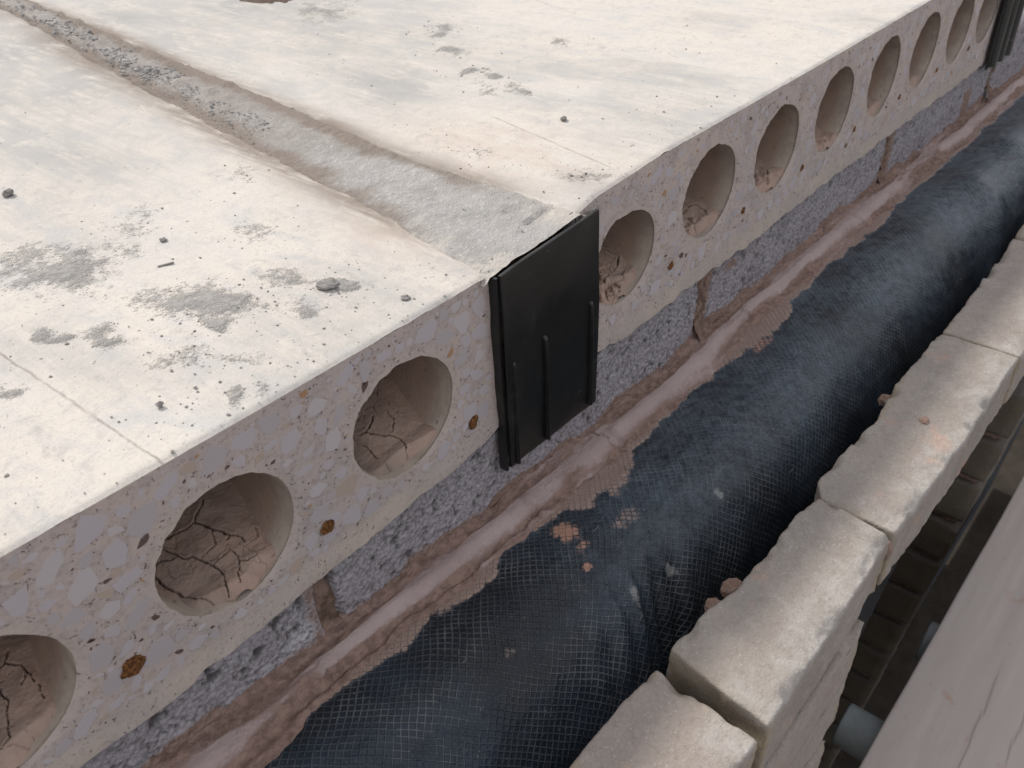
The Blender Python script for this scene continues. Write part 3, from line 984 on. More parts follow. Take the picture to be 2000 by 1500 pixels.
for k, (x, z, s) in enumerate([(-.082, -.119, .0052), (-.225, -.116, .0064), (-.367, -.113, .0072)]):
    strand(slab1, x, z, s, 90 + k)
for k, (x, z, s) in enumerate([(.194, -.107, .0050), (.331, -.103, .0050), (.466, -.103, .0046), (.607, -.102, .0042), (.750, -.102, .0042), (.886, -.102, .0045), (1.02, -.104, .0045)]):
    strand(slab2, x, z, s * .72, 95 + k)

# ------------------------------------------------------------------ grout in the joint between the slabs
ys = np.concatenate([np.arange(-0.0036, 0.34, 0.0022), np.geomspace(0.345, 2.5, 130)])
u = np.linspace(-0.10, 1.10, 52)
Y, U = np.meshgrid(ys, u, indexing='ij')
X = xL(Y) + (xR(Y) - xL(Y)) * U
Uc = np.clip(U, 0, 1)
Z = (ztop(xL(Y)) - .0006) * (1 - Uc) + (ztop(xR(Y)) - .0006) * Uc
rough = fbm(X * 160, Y * 160, 0, 4, 101)
lumpy = fbm(X * 34, Y * 34, 0, 3, 102)
far = sstep(0.3, 0.6, Y)
Z = Z - 0.0004 + 0.0010 * rough + 0.0018 * lumpy * sstep(0, .2, np.minimum(U, 1 - U)) + 0.007 * far * np.maximum(0, fbm(X * 90, Y * 60, 0, 3, 103)) 
edge = np.minimum(U, 1 - U)
Z -= 0.004 * sstep(-0.02, -0.08, edge)
Z += 0.0006
Z -= 0.003 * sstep(0.25, .55, vnoise(X * 55, Y * 40, 0, 104)) * sstep(0.5, 0.7, Y)
# a chip near the plate
d = np.hypot((X - 0.03) / .02, (Y - 0.022) / .007)
Z -= 0.003 * sstep(1.1, .6, d + .4 * rough)
brown = np.clip(sstep(0.34, 0.02, edge + .22 * lumpy) * (0.95 * sstep(0.02, 0.15, Y)) + .55 * sstep(.15, .45, Y) * (.7 + .8 * lumpy), 0, 1)
me = mesh_from('joint_grout', np.stack([X, Y, Z], -1).reshape(-1, 3), quads(*X.shape, flip=True), MT['grout'], attrs=dict(brown=brown, pale=np.clip(sstep(.10, -.01, Y) * (sstep(.55, .95, U) + .8 * sstep(.3, .0, U)) + .5 * sstep(.1, .5, lumpy) * sstep(.3, .1, Y), 0, 1)))
tag(obj('joint_grout', me), 'rough grey grout strip filling the joint between the two floor slabs', 'grout')

# ------------------------------------------------------------------ dried mud lying in the cores
CR = {
    'A': [[(-0.0187, 0.0552), (-0.016, 0.0481), (-0.0141, 0.0424), (-0.0099, 0.0399), (-0.007, 0.0344), (-0.0043, 0.0262), (-0.0034, 0.0203), (-0.0041, 0.0143), (-0.0075, 0.008), (-0.0095, 0.0044)], [(-0.014, 0.0608), (-0.0059, 0.06), (0.001, 0.0586), (0.007, 0.0594), (0.0108, 0.0524), (0.0124, 0.0461), (0.0152, 0.0413), (0.0166, 0.0359), (0.0195, 0.0338), (0.0209, 0.0297), (0.0201, 0.0262)], [(0.007, 0.0594), (0.0116, 0.0626), (0.0168, 0.0654), (0.0201, 0.0686)], [(-0.031, 0.046), (-0.0277, 0.0496), (-0.0237, 0.0493), (-0.02, 0.0461), (-0.0162, 0.0455)], [(0.0114, 0.047), (0.009, 0.0433), (0.0071, 0.0373), (-0.0003, 0.0363), (-0.0057, 0.0349)], [(0.0166, 0.0359), (0.0117, 0.0337), (0.0109, 0.0274), (0.0112, 0.0213), (0.0091, 0.0165), (0.004, 0.0119), (0.0001, 0.0044)], [(-0.0043, 0.0262), (0.0025, 0.027), (0.0096, 0.0268)], [(0.0094, 0.017), (0.0129, 0.0142), (0.019, 0.0137)], [(0.0323, 0.0309), (0.0286, 0.0234)], [(-0.0341, 0.0421), (-0.0331, 0.0335), (-0.0306, 0.0253), (-0.0297, 0.0207), (-0.0271, 0.0184), (-0.0253, 0.0132), (-0.0193, 0.007), (-0.0131, 0.0036), (-0.0084, 0.0015), (-0.0032, 0.0)]],
    'B': [[(-0.0125, 0.0425), (-0.0077, 0.0397), (-0.0018, 0.0347), (0.0044, 0.0277), (0.0077, 0.0222), (0.0063, 0.0162), (0.0031, 0.0094), (-0.0039, 0.0038)], [(0.0075, 0.0484), (0.0016, 0.0439), (-0.0071, 0.0399)], [(0.0183, 0.0442), (0.0169, 0.0365), (0.0122, 0.0323), (0.007, 0.0287)], [(-0.0188, 0.038), (-0.0167, 0.0291), (-0.0181, 0.0165)], [(-0.0181, 0.0107), (-0.0146, 0.0043), (-0.0135, 0.0), (-0.0049, 0.0), (0.0027, 0.0)], [(-0.0337, 0.0197), (-0.0338, 0.0116), (-0.0314, 0.0047), (-0.0268, 0.0035), (-0.0217, 0.0051)]],
    'C': [[(0.0352, 0.0456), (0.0354, 0.0376), (0.0367, 0.0305)], [(0.0348, 0.0311), (0.0217, 0.0239)], [(0.0047, 0.0336), (0.0014, 0.0272)], [(-0.0168, 0.0217), (-0.0116, 0.0187), (-0.0025, 0.0194)], [(0.0025, 0.0074), (-0.0007, 0.0038), (-0.0107, 0.002), (-0.0094, 0.0), (-0.0036, 0.0)], [(-0.0157, 0.0138), (-0.015, 0.0104), (-0.0106, 0.0069)], [(0.002, 0.0187), (0.0009, 0.0122), (0.005, 0.0092)]],
    'D': [[(0.016, 0.033), (0.028, 0.0308), (0.0246, 0.0178), (0.017, 0.0122)], [(-0.006, 0.0204), (-0.0067, 0.0142), (-0.0062, 0.0019)], [(-0.0239, 0.0117), (-0.0086, 0.013)]],
    'E': [[(0.0201, 0.0285), (0.0177, 0.0171), (-0.011, 0.001), (-0.0181, 0.0)], [(-0.0381, 0.0034), (-0.0193, 0.0)]],
    '0': [[(0.0152, 0.0408), (0.0142, 0.0368), (0.015, 0.0328), (0.0128, 0.0283), (0.0083, 0.0213), (0.0052, 0.0133), (0.0012, 0.0102), (-0.001, 0.0091)], [(0.0211, 0.0515), (0.0243, 0.0518), (0.0289, 0.0572)], [(0.0245, 0.0521), (0.0297, 0.0459), (0.0305, 0.0408), (0.03, 0.0344), (0.0304, 0.0297), (0.0289, 0.0235), (0.0288, 0.0194)], [(0.0292, 0.0386), (0.0248, 0.0351)]],}


def mud(core, key, label, crumbly, thick, slope, seed, res=0.0006, grey=0.6):
    xc, zc, rx, rz = core
    us = np.arange(-rx * .985, rx * .985, res)
    ysm = np.concatenate([np.arange(0.0015, 0.115, res), np.geomspace(0.116, 0.32, 30)])
    U, Y = np.meshgrid(us, ysm, indexing='ij')
    floor = -rz * np.sqrt(np.clip(1 - (U / rx) ** 2, 0, 1))
    H = -rz + thick + slope * np.maximum(0, Y - .02)
    n1 = fbm(U * 45 + seed, Y * 45, 0, 4, 200 + seed)
    H = H + 0.0018 * n1 + 0.0022 * np.abs(U / rx) ** 2
    if crumbly > 0:
        f1, f2, idv = worley(U * 130 + seed + .6 * n1, Y * 130, 210 + seed)
        msk = sstep(0.045, 0.02, Y) * sstep(0.03, 0.005, U)
        H = H + crumbly * msk * ((idv - .45) * .012 - .004 * sstep(.18, .02, f2 - f1))
    crack = np.zeros(U.shape)
    wu = U + 0.0010 * fbm(U * 330, Y * 330, 0, 3, 220)
    wy = Y + 0.0012 * fbm(U * 330, Y * 330, 5, 3, 221)
    for i, L in enumerate(CR.get(key, [])):
        d = seg_dist(wu, wy, L)
        w = (0.00055 if i in (0, 1, 9) else 0.00032) * (1 + 6 * Y) * (.75 + .5 * vnoise(U * 90, Y * 90, 0, 250 + i))
        crack = np.maximum(crack, sstep(w * 1.25, w * .45, d))
        # each side curls up a little beside the crack
        H = H + 0.0007 * np.exp(-(d / .004) ** 2)
    # hair cracks
    f1, f2, idv = worley(U * 70 + .5 * n1, Y * 70 + .5 * n1, 230 + seed)
    hair = sstep(.035, .01, f2 - f1) * sstep(.05, .3, vnoise(U * 50, Y * 50, 0, 231 + seed)) * .55
    # the front end of the lump breaks down to the bare floor
    front = 0.0075 + 0.005 * vnoise(U * 45, Y * 60, 0, 240 + seed) + 0.0012 * vnoise(U * 140, Y * 140, 0, 241)
    fr = sstep(front - .005, front + .0035, Y)
    H = np.where(fr < 1, floor - .003 + (H - floor + .003) * fr, H)
    H = H - 0.0034 * crack - .0008 * hair
    Z = zc + np.minimum(np.maximum(H, -rz - .004), rz * .9)
    gr = np.clip(grey * sstep(.01, -.03, U) * (0.7 + .6 * n1) , 0, 1)  # grey left side, darkened further to paint in the shade inside the core
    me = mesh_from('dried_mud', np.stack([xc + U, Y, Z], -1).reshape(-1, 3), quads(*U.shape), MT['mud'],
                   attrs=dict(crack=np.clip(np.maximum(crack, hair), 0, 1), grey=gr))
    tag(obj('dried_mud', me), label, 'dried mud', 'dried mud in the slab cores')


mud(CORES1[4], '0', 'pink dried mud with one long dark crack in the core cut by the left photo edge', 0, .010, .28, 1)
mud(CORES1[5], 'A', 'largest slab of dried mud, netted with curved cracks, in the second core from the left', 0, .0105, .28, 2, grey=.9)
mud(CORES1[6], 'B', 'cracked dried mud in the core just left of the black plate, small curled flake at front', 0, .0095, .28, 3, grey=.9)
mud(CORES2[0], 'C', 'crumbling lumpy brown mud in the core just right of the black plate', .85, .012, .28, 4, grey=.2)
mud(CORES2[1], 'D', 'pale mud with forked crack in the second core right of the black plate', .25, .010, .25, 5, .0011, grey=.1)
mud(CORES2[2], 'E', 'small rounded mud mound in the third core right of the black plate', .3, .010, .22, 6, .0014, grey=.1)
mud(CORES2[3], '', 'low mud mound in the fourth core right of the black plate', .3, .009, .2, 7, .002, grey=.1)
mud(CORES2[4], '', 'low mud mound in the fifth core right of the black plate', .2, .008, .2, 8, .0024, grey=.1)
mud(CORES2[5], '', 'low mud mound in the sixth core right of the black plate', .2, .008, .2, 9, .0028, grey=.1)

# ------------------------------------------------------------------ black plastic plates


def rib_mesh(x, z0, z1, y, w, h):
    n = 9
    V, F = [], []
    zs = np.concatenate([[z0], np.linspace(z0 + .0005, z1 - .003, 6), [z1 - .0012, z1]])
    for z in zs:
        k = 1.0 if z < z1 - .002 else (0.75 if z < z1 - .0006 else 0.15)
        for i in range(n):
            a = math.pi * i / (n - 1)
            V.append((x + math.cos(a) * w * (.7 + .3 * k), y - math.sin(a) ** .6 * h * k, z))
    m_ = len(zs)
    for i in range(m_ - 1):
        for j in range(n - 1):
            a = i * n + j
            F.append((a, a + 1, a + n + 1, a + n))
    F.append(tuple(range(n)))
    return V, F


plate = thing('cover_plate', 'black plastic plate with three short ribs closing the joint between the slabs', 'plastic plate', (0, -.008, -.18))
P, F = box_data(-.0525, .066, -.0085, -.0052, -.1835, .0005, .004, .0016, .004, .0008)
P[:, 2] += np.interp(P[:, 0], [-.05, .065], [-.0035, .002]) * sstep(-.15, -.01, P[:, 2]) - np.interp(P[:, 0], [-.05, .065], [-.0015, .003]) * sstep(-.1, -.18, P[:, 2])
P[:, 1] += .0012 * np.sin(P[:, 2] * 21) + .0009 * vnoise(P[:, 0] * 25, P[:, 2] * 25, 0, 300) - .0012 * sstep(-.03, -.052, P[:, 0])
obj('sheet', mesh_from('sheet', P, F, MT['black'], smooth=False), plate)
for x, zt in ((-.0445, -.079), (-.0055, -.077), (.0545, -.0745)):
    V, F = rib_mesh(x, -.181, zt, -.0080, .0021, .0044)
    obj('rib', mesh_from('rib', V, F, MT['black']), plate)
# folded lip along the left edge
P, F = box_data(-.0558, -.0527, -.0078, .0004, -.1845, -.0045, .003, .002, .006, .0008)
P[:, 0] += .0008 * vnoise(P[:, 2] * 60, 0, 0, 301)
obj('side_lip', mesh_from('side_lip', P, F, MT['black'], smooth=False), plate)
P, F = box_data(-.0495, .0655, -.0050, -.0038, -.02, -.0050, .004, .002, .004, .0008)
obj('top_lip', mesh_from('top_lip', P, F, MT['black'], smooth=False), plate)

plate2 = thing('cover_plate', 'second black plastic plate with long grey ribs at the far end of the slab edge', 'plastic plate', (1.19, -.008, -.155))
P, F = box_data(1.128, 1.262, -.0085, -.0052, -.163, .012, .01, .002, .01, .0008)
obj('sheet', mesh_from('sheet', P, F, MT['black'], smooth=False), plate2)
for x in (1.150, 1.186, 1.226):
    V, F = rib_mesh(x, -.162, .008, -.0080, .0075, .0075)
    obj('rib', mesh_from('rib', V, F, MT['ribgrey']), plate2)

# ------------------------------------------------------------------ block wall under the slabs


def dzm(x):
    # sag of the mortar line along the wall, relative to z = -0.2150
    return np.interp(x, [-.6, -.38, -.328, -.233, -.16, -.09, .004, .083, .171, .27, .385, .517, .671, .80, .87, 1.09, 1.38, 1.6],
                     [.010, .008, .0055, .0, -.0045, -.0070, -.0110, -.0165, -.0170, -.0115, -.0100, -.0090, -.0080, -.0150, -.0210, -.0220, -.0290, -.032])


wall = thing('block_wall', 'grey dense concrete block wall bearing the slab ends, with pink mortar bed below', 'block wall', (0.4, .05, -.4))
BJ = [-0.72, -0.236, 0.266, 0.755, 1.215, 1.66]
for k in range(5):
    xa, xb = BJ[k] + .0065, BJ[k + 1] - .0065
    near = xb < .3
    res = .0016 if near else (.0026 if k == 2 else .004)
    xs = np.arange(max(xa, -.52), xb + res * .5, res)
    zs = np.arange(-.262, -.148, res)
    X, Zg = np.meshgrid(xs, zs, indexing='ij')
    f1, f2, idv = worley(X * 230, Zg * 230, 400)
    g1, g2, gid = worley(X * 90 + .4, Zg * 90, 401)
    gran = np.sqrt(np.clip(1 - f1 * 1.3, 0, 1)) * (.35 + .65 * idv)
    pit = sstep(.33, .62, fbm(X * 140, Zg * 140, 0, 3, 402)) + .8 * sstep(.1, .0, g2 - g1) * sstep(.0, .5, vnoise(X * 120, Zg * 120, 0, 403))
    pit = np.clip(pit, 0, 1)
    Yb = .0042 - .0016 * gran + .0026 * pit + .0012 * fbm(X * 28, Zg * 28, 0, 3, 404)
    de = np.minimum(np.minimum(X - X.min(), xb - X), 9)
    er = .0035 + .003 * vnoise(Zg * 70, k * 3.1, 0, 405)
    Yb = Yb + .009 * sstep(er, 0, de) ** 2
    mudm = sstep(.020, .004, Zg - (-.2165 + dzm(X)) + .014 * fbm(X * 26, Zg * 26, 0, 3, 406)) * .95
    mudm = np.maximum(mudm, .9 * np.exp(-((X - .272 - .2 * (Zg + .18)) / .016) ** 2))
    mudm = np.maximum(mudm, .8 * np.exp(-((X - .325) / .02) ** 2 - ((Zg + .165) / .009) ** 2))
    mudm = np.maximum(mudm, .85 * np.exp(-((X - .765) / .02) ** 2))
    mudm = np.maximum(mudm, .8 * sstep(.035, .01, np.abs(X - 1.10)) * sstep(-.17, -.20, Zg))
    mudm = np.maximum(mudm, .6 * np.exp(-((X + .25) / .008) ** 2))
    mudm = np.maximum(mudm, .7 * np.exp(-((X + .045) / .02) ** 2 - ((Zg + .165) / .02) ** 2))
    white = np.exp(-((X + .262) / .014) ** 2 - ((Zg + .196) / .010) ** 2) + .5 * np.exp(-((X + .29) / .02) ** 2 - ((Zg + .202) / .006) ** 2)
    parts_v = np.stack([X, Yb, Zg], -1).reshape(-1, 3)
    Fq = quads(*X.shape)
    nvv = len(parts_v)
    bv, bf = box_data(max(xa, -.52) + .001 if near and k == 0 else xa + .001, xb - .001, .0085, .103, -.264, -.1515, 1, r=.001)
    allv = np.concatenate([parts_v, bv])
    zer = np.zeros(len(bv))
    me = mesh_from('concrete_block', allv, np.concatenate([Fq, bf + nvv]), MT['block'],
                   attrs=dict(pit=np.concatenate([pit.ravel(), zer]), mud=np.concatenate([mudm.ravel(), zer]), white=np.concatenate([white.ravel(), zer])))
    obj('concrete_block', me, wall)
    if k < 4:
        xj = BJ[k + 1]
        xs = np.linspace(xj - .0085, xj + .0085, 14)
        zs = np.arange(-.258, -.150, .0025)
        X, Zg = np.meshgrid(xs, zs, indexing='ij')
        Xs = X - .0035 * sstep(-.20, -.15, Zg) * (1 if k == 0 else 0)
        Yj = .0085 + .0045 * fbm(X * 90, Zg * 90, 0, 3, 410 + k) + (.006 * sstep(-.19, -.16, Zg) if k == 0 else -.004) - .010 * sstep(-.203, -.232, Zg)
        obj('mortar_joint', mesh_from('mortar_joint', np.stack([Xs, Yj, Zg], -1).reshape(-1, 3), quads(*X.shape), MT['joint']), wall)
# rest of the leaf below, hidden behind the membrane
for zt, zb in ((-.270, -.477), (-.487, -.702), (-.712, -.927), (-.937, -1.152), (-1.162, -2.6)):
    P, F = box_data(-1.4, 2.6, .004, .104, zb, zt, 5, r=.002)
    nz = np.zeros(len(P))
    obj('concrete_block', mesh_from('concrete_block', P, F, MT['block'], smooth=False, attrs=dict(pit=nz, mud=nz, white=nz)), wall)

# mortar bed: rough upper band, trowelled bead, feathered toe
xs = np.arange(-.56, 1.62, .0028)
prof = np.array([(.0085, .0065, 1.0), (.0060, .0052, 1.0), (.0035, .0040, .95), (.0010, .0028, .9), (-.0025, .0020, .8), (-.0060, .0016, .65), (-.0090, .0022, .3), (-.0115, .0030, .05), (-.0140, .0029, 0), (-.0165, .0020, 0), (-.0190, .0006, .05),
                 (-.0212, -.0014, .35), (-.0235, -.0034, .65), (-.0260, -.0048, .85), (-.0285, -.0056, .9), (-.0310, -.0062, .95), (-.0345, -.0075, .95), (-.0365, -.0160, 1.0)])
tt = np.linspace(0, len(prof) - 1, 46)
py = np.interp(tt, np.arange(len(prof)), prof[:, 0])
pz = np.interp(tt, np.arange(len(prof)), prof[:, 1])
pr = np.interp(tt, np.arange(len(prof)), prof[:, 2])
X, T = np.meshgrid(xs, tt, indexing='ij')
PY, PZ, PR = np.broadcast_to(py, X.shape), np.broadcast_to(pz, X.shape), np.broadcast_to(pr, X.shape)
wob = fbm(X * 9, 2.2, 0, 3, 420)
wob2 = fbm(X * 30, 7.2, 0, 3, 421)
wid = 1 + .34 * fbm(X * 9, 4.4, 0, 3, 422) + .14 * wob2
Yf = PY * np.where(T > 5, wid, 1) - .0035 * wob * sstep(2, 10, T)
bh = np.clip(.55 + .9 * fbm(X * 11, 6.6, 0, 3, 432), 0, 1.2)
Zf = -.2150 + dzm(X) + np.where((T > 4) & (T < 12), .0012 + (PZ - .0012) * (.35 + .65 * bh), PZ) + .0035 * wob * sstep(6, 0, T) + .0085 * fbm(X * 26, 1.1, 0, 3, 423) * sstep(4, 0, T) + .0012 * wob2
rg = fbm(X * 120, T * 1.2, 0, 3, 424)
Yf = Yf - .0022 * rg * PR
Zf = Zf + .0016 * fbm(X * 150, T * .9, 3, 3, 425) * PR
toe = sstep(13.2, 14.5, T)
Yf = Yf - toe * .006 * np.maximum(0, fbm(X * 22, 3.1, 0, 3, 426))
# bead joints: slight steps where the trowel stopped
for xj in (-.275, -.052, .072, .33, .62):
    Zf = Zf + .0022 * sstep(.010, 0, np.abs(X - xj - .01)) * np.sign(X - xj - .01) * sstep(5, 8, T) * sstep(16, 13, T)
dcr = sstep(.0018, .0004, np.abs(X - .071 - .002 * np.sin(T)))
crk = sstep(.5, .15, np.abs(T - 13.4 - 1.3 * fbm(X * 16, 8.1, 0, 3, 427))) * sstep(.05, .0, X + .05) * .9
Zf -= .0025 * crk
Zf -= .0015 * dcr * sstep(6, 8, T)
rough = np.clip(PR * (.75 + .5 * fbm(X * 14, T * .4, 0, 3, 428)) + crk * .8 + dcr * .6 + .75 * sstep(.05, .55, fbm(X * 13, T * .22, 4, 3, 429)), 0, 1)
me = mesh_from('mortar_bed', np.stack([X, Yf, Zf], -1).reshape(-1, 3), quads(*X.shape, flip=True), MT['mortar'], attrs=dict(rough=rough))
obj('mortar_bed', me, wall)

# ------------------------------------------------------------------ cavity membrane
prof = np.array([(-.018, -.231), (-.030, -.2255), (-.045, -.2230), (-.065, -.2205), (-.085, -.2205), (-.105, -.2235), (-.123, -.2300), (-.139, -.2400), (-.152, -.2530), (-.163, -.2700), (-.171, -.2910), (-.176, -.3160), (-.179, -.345), (-.181, -.40)])
sl = np.concatenate([[0], np.cumsum(np.hypot(np.diff(prof[:, 0]), np.diff(prof[:, 1])))])
xs = np.concatenate([np.arange(-.58, .46, .00135), np.arange(.46, 1.7, .005), np.linspace(1.75, 3.2, 12)])
vs = np.concatenate([np.arange(0, .19, .00135), np.linspace(.192, sl[-1], 24)])

# Catmull-Rom like smoothing by dense interpolation and blur
dense = np.linspace(0, sl[-1], 800)
dy = np.interp(dense, sl, prof[:, 0])
dz = np.interp(dense, sl, prof[:, 1])
ker = np.hanning(61)
ker /= ker.sum()
pad = 30
sm = lambda a: np.convolve(np.concatenate([2 * a[0] - a[pad:0:-1], a, 2 * a[-1] - a[-2:-pad - 2:-1]]), ker, 'valid')
dy, dz = sm(dy), sm(dz)
X, Vv = np.meshgrid(xs, vs, indexing='ij')
Ym = np.interp(Vv, dense, dy)
Zm = np.interp(Vv, dense, dz) + (dzm(X) * .95 + .001) * sstep(.13, .02, Vv)
ty, tz = np.gradient(dy, dense), np.gradient(dz, dense)
ny = -np.interp(Vv, dense, -tz)
nz = -np.interp(Vv, dense, ty)
nl = np.hypot(ny, nz)
ny, nz = ny / nl, nz / nl
bulge = sstep(.02, .09, Vv)
d = .0045 * fbm(X * 7, Vv * 9, 0, 3, 500) * bulge
d += .004 * np.exp(-((X - .14) / .16) ** 2) * np.exp(-((Vv - .11) / .06) ** 2)
d -= .008 * np.exp(-((X + .24) / .16) ** 2) * np.exp(-((Vv - .13) / .05) ** 2)
# tuck folds where the film is pushed behind the bricks
fan = np.sin((X + .055 + .55 * (Vv - .15)) * 260 + 2.2 * fbm(X * 14, Vv * 14, 0, 2, 501))
d += .0022 * fan * np.exp(-((X + .06) / .06) ** 2) * sstep(.07, .13, Vv)
d -= .012 * np.exp(-((X + .025 + .4 * (Vv - .13)) / .022) ** 2) * sstep(.09, .15, Vv)
for x0, sl_, amp, w in ((.82, .9, .007, .035), (1.00, .7, .008, .04), (1.2, .8, .008, .05), (.62, .8, .003, .03)):
    d += amp * np.exp(-((X - x0 + sl_ * (Vv - .1)) / w) ** 2) * bulge
# embossed threads as real ridges
wx = X + .006 * (vnoise(X * 14, Vv * 14, 0, 502))
wv = Vv + .006 * (vnoise(X * 14, Vv * 14, 4, 503))
a_ = (wx * math.cos(.733) - wv * math.sin(.733)) * 200
b_ = (wx * math.sin(.733) + wv * math.cos(.733)) * 200
pp = lambda t_: np.abs(t_ - np.round(t_))
ridge = np.maximum(sstep(.2, .04, pp(a_)), sstep(.2, .04, pp(b_)))
d += .00022 * ridge * sstep(.5, .44, X)
d += .0006 * fbm(X * 70, Vv * 70, 0, 3, 505)
edge_v = np.array([.026, .030])
n1 = fbm(X * 22, Vv * 40, 0, 3, 510)
wm = np.interp(X, [-.58, -.36, -.30, -.25, -.20, -.16, -.10, -.05, -.02, .03, .06, .08, .12, .18, .22, .27, .30, .36, .40, .5, .59, .67, .8, 1.1, 1.6],
               [.016, .014, .014, .018, .028, .030, .026, .024, .040, .056, .050, .020, .016, .016, .034, .042, .050, .050, .020, .018, .034, .030, .012, .014, .016])
ve = Vv - .012
mudm = sstep(1.25, .55, (Vv - .008) / (wm * .55 + .006) + .45 * n1 + .25 * fbm(X * 70, Vv * 70, 0, 3, 511)) * .85
for (x0, v0, rx_, rv_, s_) in ((-.205, .165, .02, .018, .45), (-.14, .195, .016, .02, .5), (-.165, .085, .012, .010, .5), (.0, .075, .03, .012, .6)):
    mudm = np.maximum(mudm, s_ * np.exp(-((X - x0) / rx_) ** 2 - ((Vv - v0) / rv_) ** 2))
red = 1.0 * np.exp(-((X + .047) / .013) ** 2 - ((Vv - .045) / .016) ** 2)
red = np.maximum(red, .95 * np.exp(-((X + .067) / .006) ** 2 - ((Vv - .081) / .005) ** 2))
red = np.maximum(red, .55 * np.exp(-((X + .052) / .012) ** 2 - ((Vv - .066) / .010) ** 2))
red = np.maximum(red, .6 * np.exp(-((X - .30) / .03) ** 2 - ((Vv - .04) / .01) ** 2))
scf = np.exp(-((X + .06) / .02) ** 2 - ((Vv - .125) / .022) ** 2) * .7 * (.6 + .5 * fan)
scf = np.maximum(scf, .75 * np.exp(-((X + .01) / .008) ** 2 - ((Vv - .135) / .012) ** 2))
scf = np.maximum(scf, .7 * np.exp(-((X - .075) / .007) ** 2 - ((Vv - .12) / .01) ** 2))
scf = np.maximum(scf, .35 * sstep(.6, .9, X))  # far end made paler to paint in its sheen
dust_sheen = np.clip((.06 + .8 * sstep(-.15, .15, X)) * sstep(.185, .10, Vv) * (.8 + .7 * fbm(X * 8, Vv * 12, 0, 3, 530)) + .35 * sstep(.5, .9, X), 0, 1)  # dust plus painted sheen, stronger towards the far end
d += .0010 * sstep(.4, .6, mudm + .3 * n1) + .0008 * sstep(.4, .6, red)
Ym, Zm = Ym + ny * d, Zm + nz * d
Zm[:, -1] = -2.59
Ym[:, -1] = -.03       # added black drop, put there to darken the gap below
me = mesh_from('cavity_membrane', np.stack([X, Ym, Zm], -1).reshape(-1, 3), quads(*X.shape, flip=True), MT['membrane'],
               attrs=dict(mud=mudm, red=red, scuff_sheen=scf, dust_sheen=dust_sheen), uv=np.stack([X, Vv], -1))
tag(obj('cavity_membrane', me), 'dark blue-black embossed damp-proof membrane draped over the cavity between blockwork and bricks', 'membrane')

# ------------------------------------------------------------------ outer brick wall
bw = thing('brick_wall', 'buff brick outer wall with loose-jointed top course beside the dark membrane', 'brick wall', (.3, -.24, -.6))
INN = np.array([(-.60, -.196), (-.22, -.195), (-.169, -.195), (-.13, -.198), (-.106, -.197), (-.068, -.1985), (-.041, -.206), (.003, -.2075), (.05, -.207), (.083, -.210), (.0875, -.2135), (.105, -.2035), (.147, -.203), (.202, -.2075), (.24, -.206), (.277, -.199), (.326, -.2015), (.387, -.204), (.54, -.202), (.686, -.199), (1.6, -.198)])
OUT = np.array([(-.60, -.274), (-.156, -.274), (-.125, -.2755), (-.047, -.276), (.024, -.2745), (.08, -.2725), (.093, -.2755), (.139, -.2755), (.23, -.279), (.307, -.2785), (.378, -.278), (.395, -.280), (1.6, -.285)])
ZT = -.2026


def brick(xa, xb, zt, h, seed, res, parent, mat, y0=None, y1=None, rough=1.15, follow=True, lean=0.0, pale=0.0, skew=0.0):
    P, F = box_data(xa, xb, 0, 1 * .076, zt - h, zt, res, r=.0011)
    tY = P[:, 1] / .076
    x, z = P[:, 0].copy(), P[:, 2].copy()
    if follow:
        yin = np.interp(x, INN[:, 0], INN[:, 1]) + .0009 * fbm(x * 110, seed, 0, 4, 600 + seed) + .0022 * np.minimum(0, vnoise(x * 38, seed, 0, 640) - .25)
        yout = np.interp(x, OUT[:, 0], OUT[:, 1]) + .0012 * fbm(x * 45, seed + 3, 0, 3, 601 + seed)
    else:
        yin, yout = y1, y0
    y = yout + (yin - yout) * tY
    s = seed * 3.7
    nx_ = fbm(x * 60 + s, y * 60, z * 60, 3, 610)
    ny_ = fbm(x * 60 + s, y * 60, z * 60 + 9, 3, 611)
    nz_ = fbm(x * 28 + s, y * 28, z * 28 + 5, 3, 612)
    x2 = x + rough * .0016 * nx_ + skew * (tY - .5)
    side = np.where(z > zt - .004, .5, 1.0)
    y2 = y + rough * (.0011 * ny_ + .0007 * fbm(x * 190 + s, y * 190, z * 190, 2, 618)) * side
    z2 = z + rough * (.00022 * nz_ + .00015 * fbm(x * 200, y * 200, z * 200, 2, 613))
    # knocked corners
    cdist = np.minimum(np.abs(x - xa), np.abs(x - xb))
    topm = sstep(zt - .012, zt, z)
    ch = np.maximum(0, fbm(x * 50 + s, y * 50, 2, 3, 614) - .02) * sstep(.009, 0, np.minimum(cdist, np.minimum(np.abs(y - yin), np.abs(y - yout))))
    z2 -= .010 * ch * topm * rough
    if lean:
        y2 = y2 + lean * (z2 + .385)
    pal = pale * sstep(.22, .55, tY * -1 + 1 - .35 + .3 * fbm(x * 30 + s, y * 30, 0, 3, 615)) * topm
    pal = np.maximum(pal, .8 * sstep(.03, .0, cdist + .02 * nx_) * sstep(.55, .25, tY) * topm * (pale > 0))
    yel = sstep(.010, .002, cdist) * sstep(zt + .004, zt - .008, z) * .9
    yel = np.maximum(yel, .6 * sstep(.01, .001, np.abs(y - yin)) * sstep(.3, .6, vnoise(x * 30 + s, 0, 0, 616)))
    me = mesh_from('brick', np.stack([x2, y2, z2], 1), F, mat, attrs=dict(pale=np.clip(pal, 0, 1), yellow=np.clip(yel, 0, 1)))
    return obj('brick', me, parent)


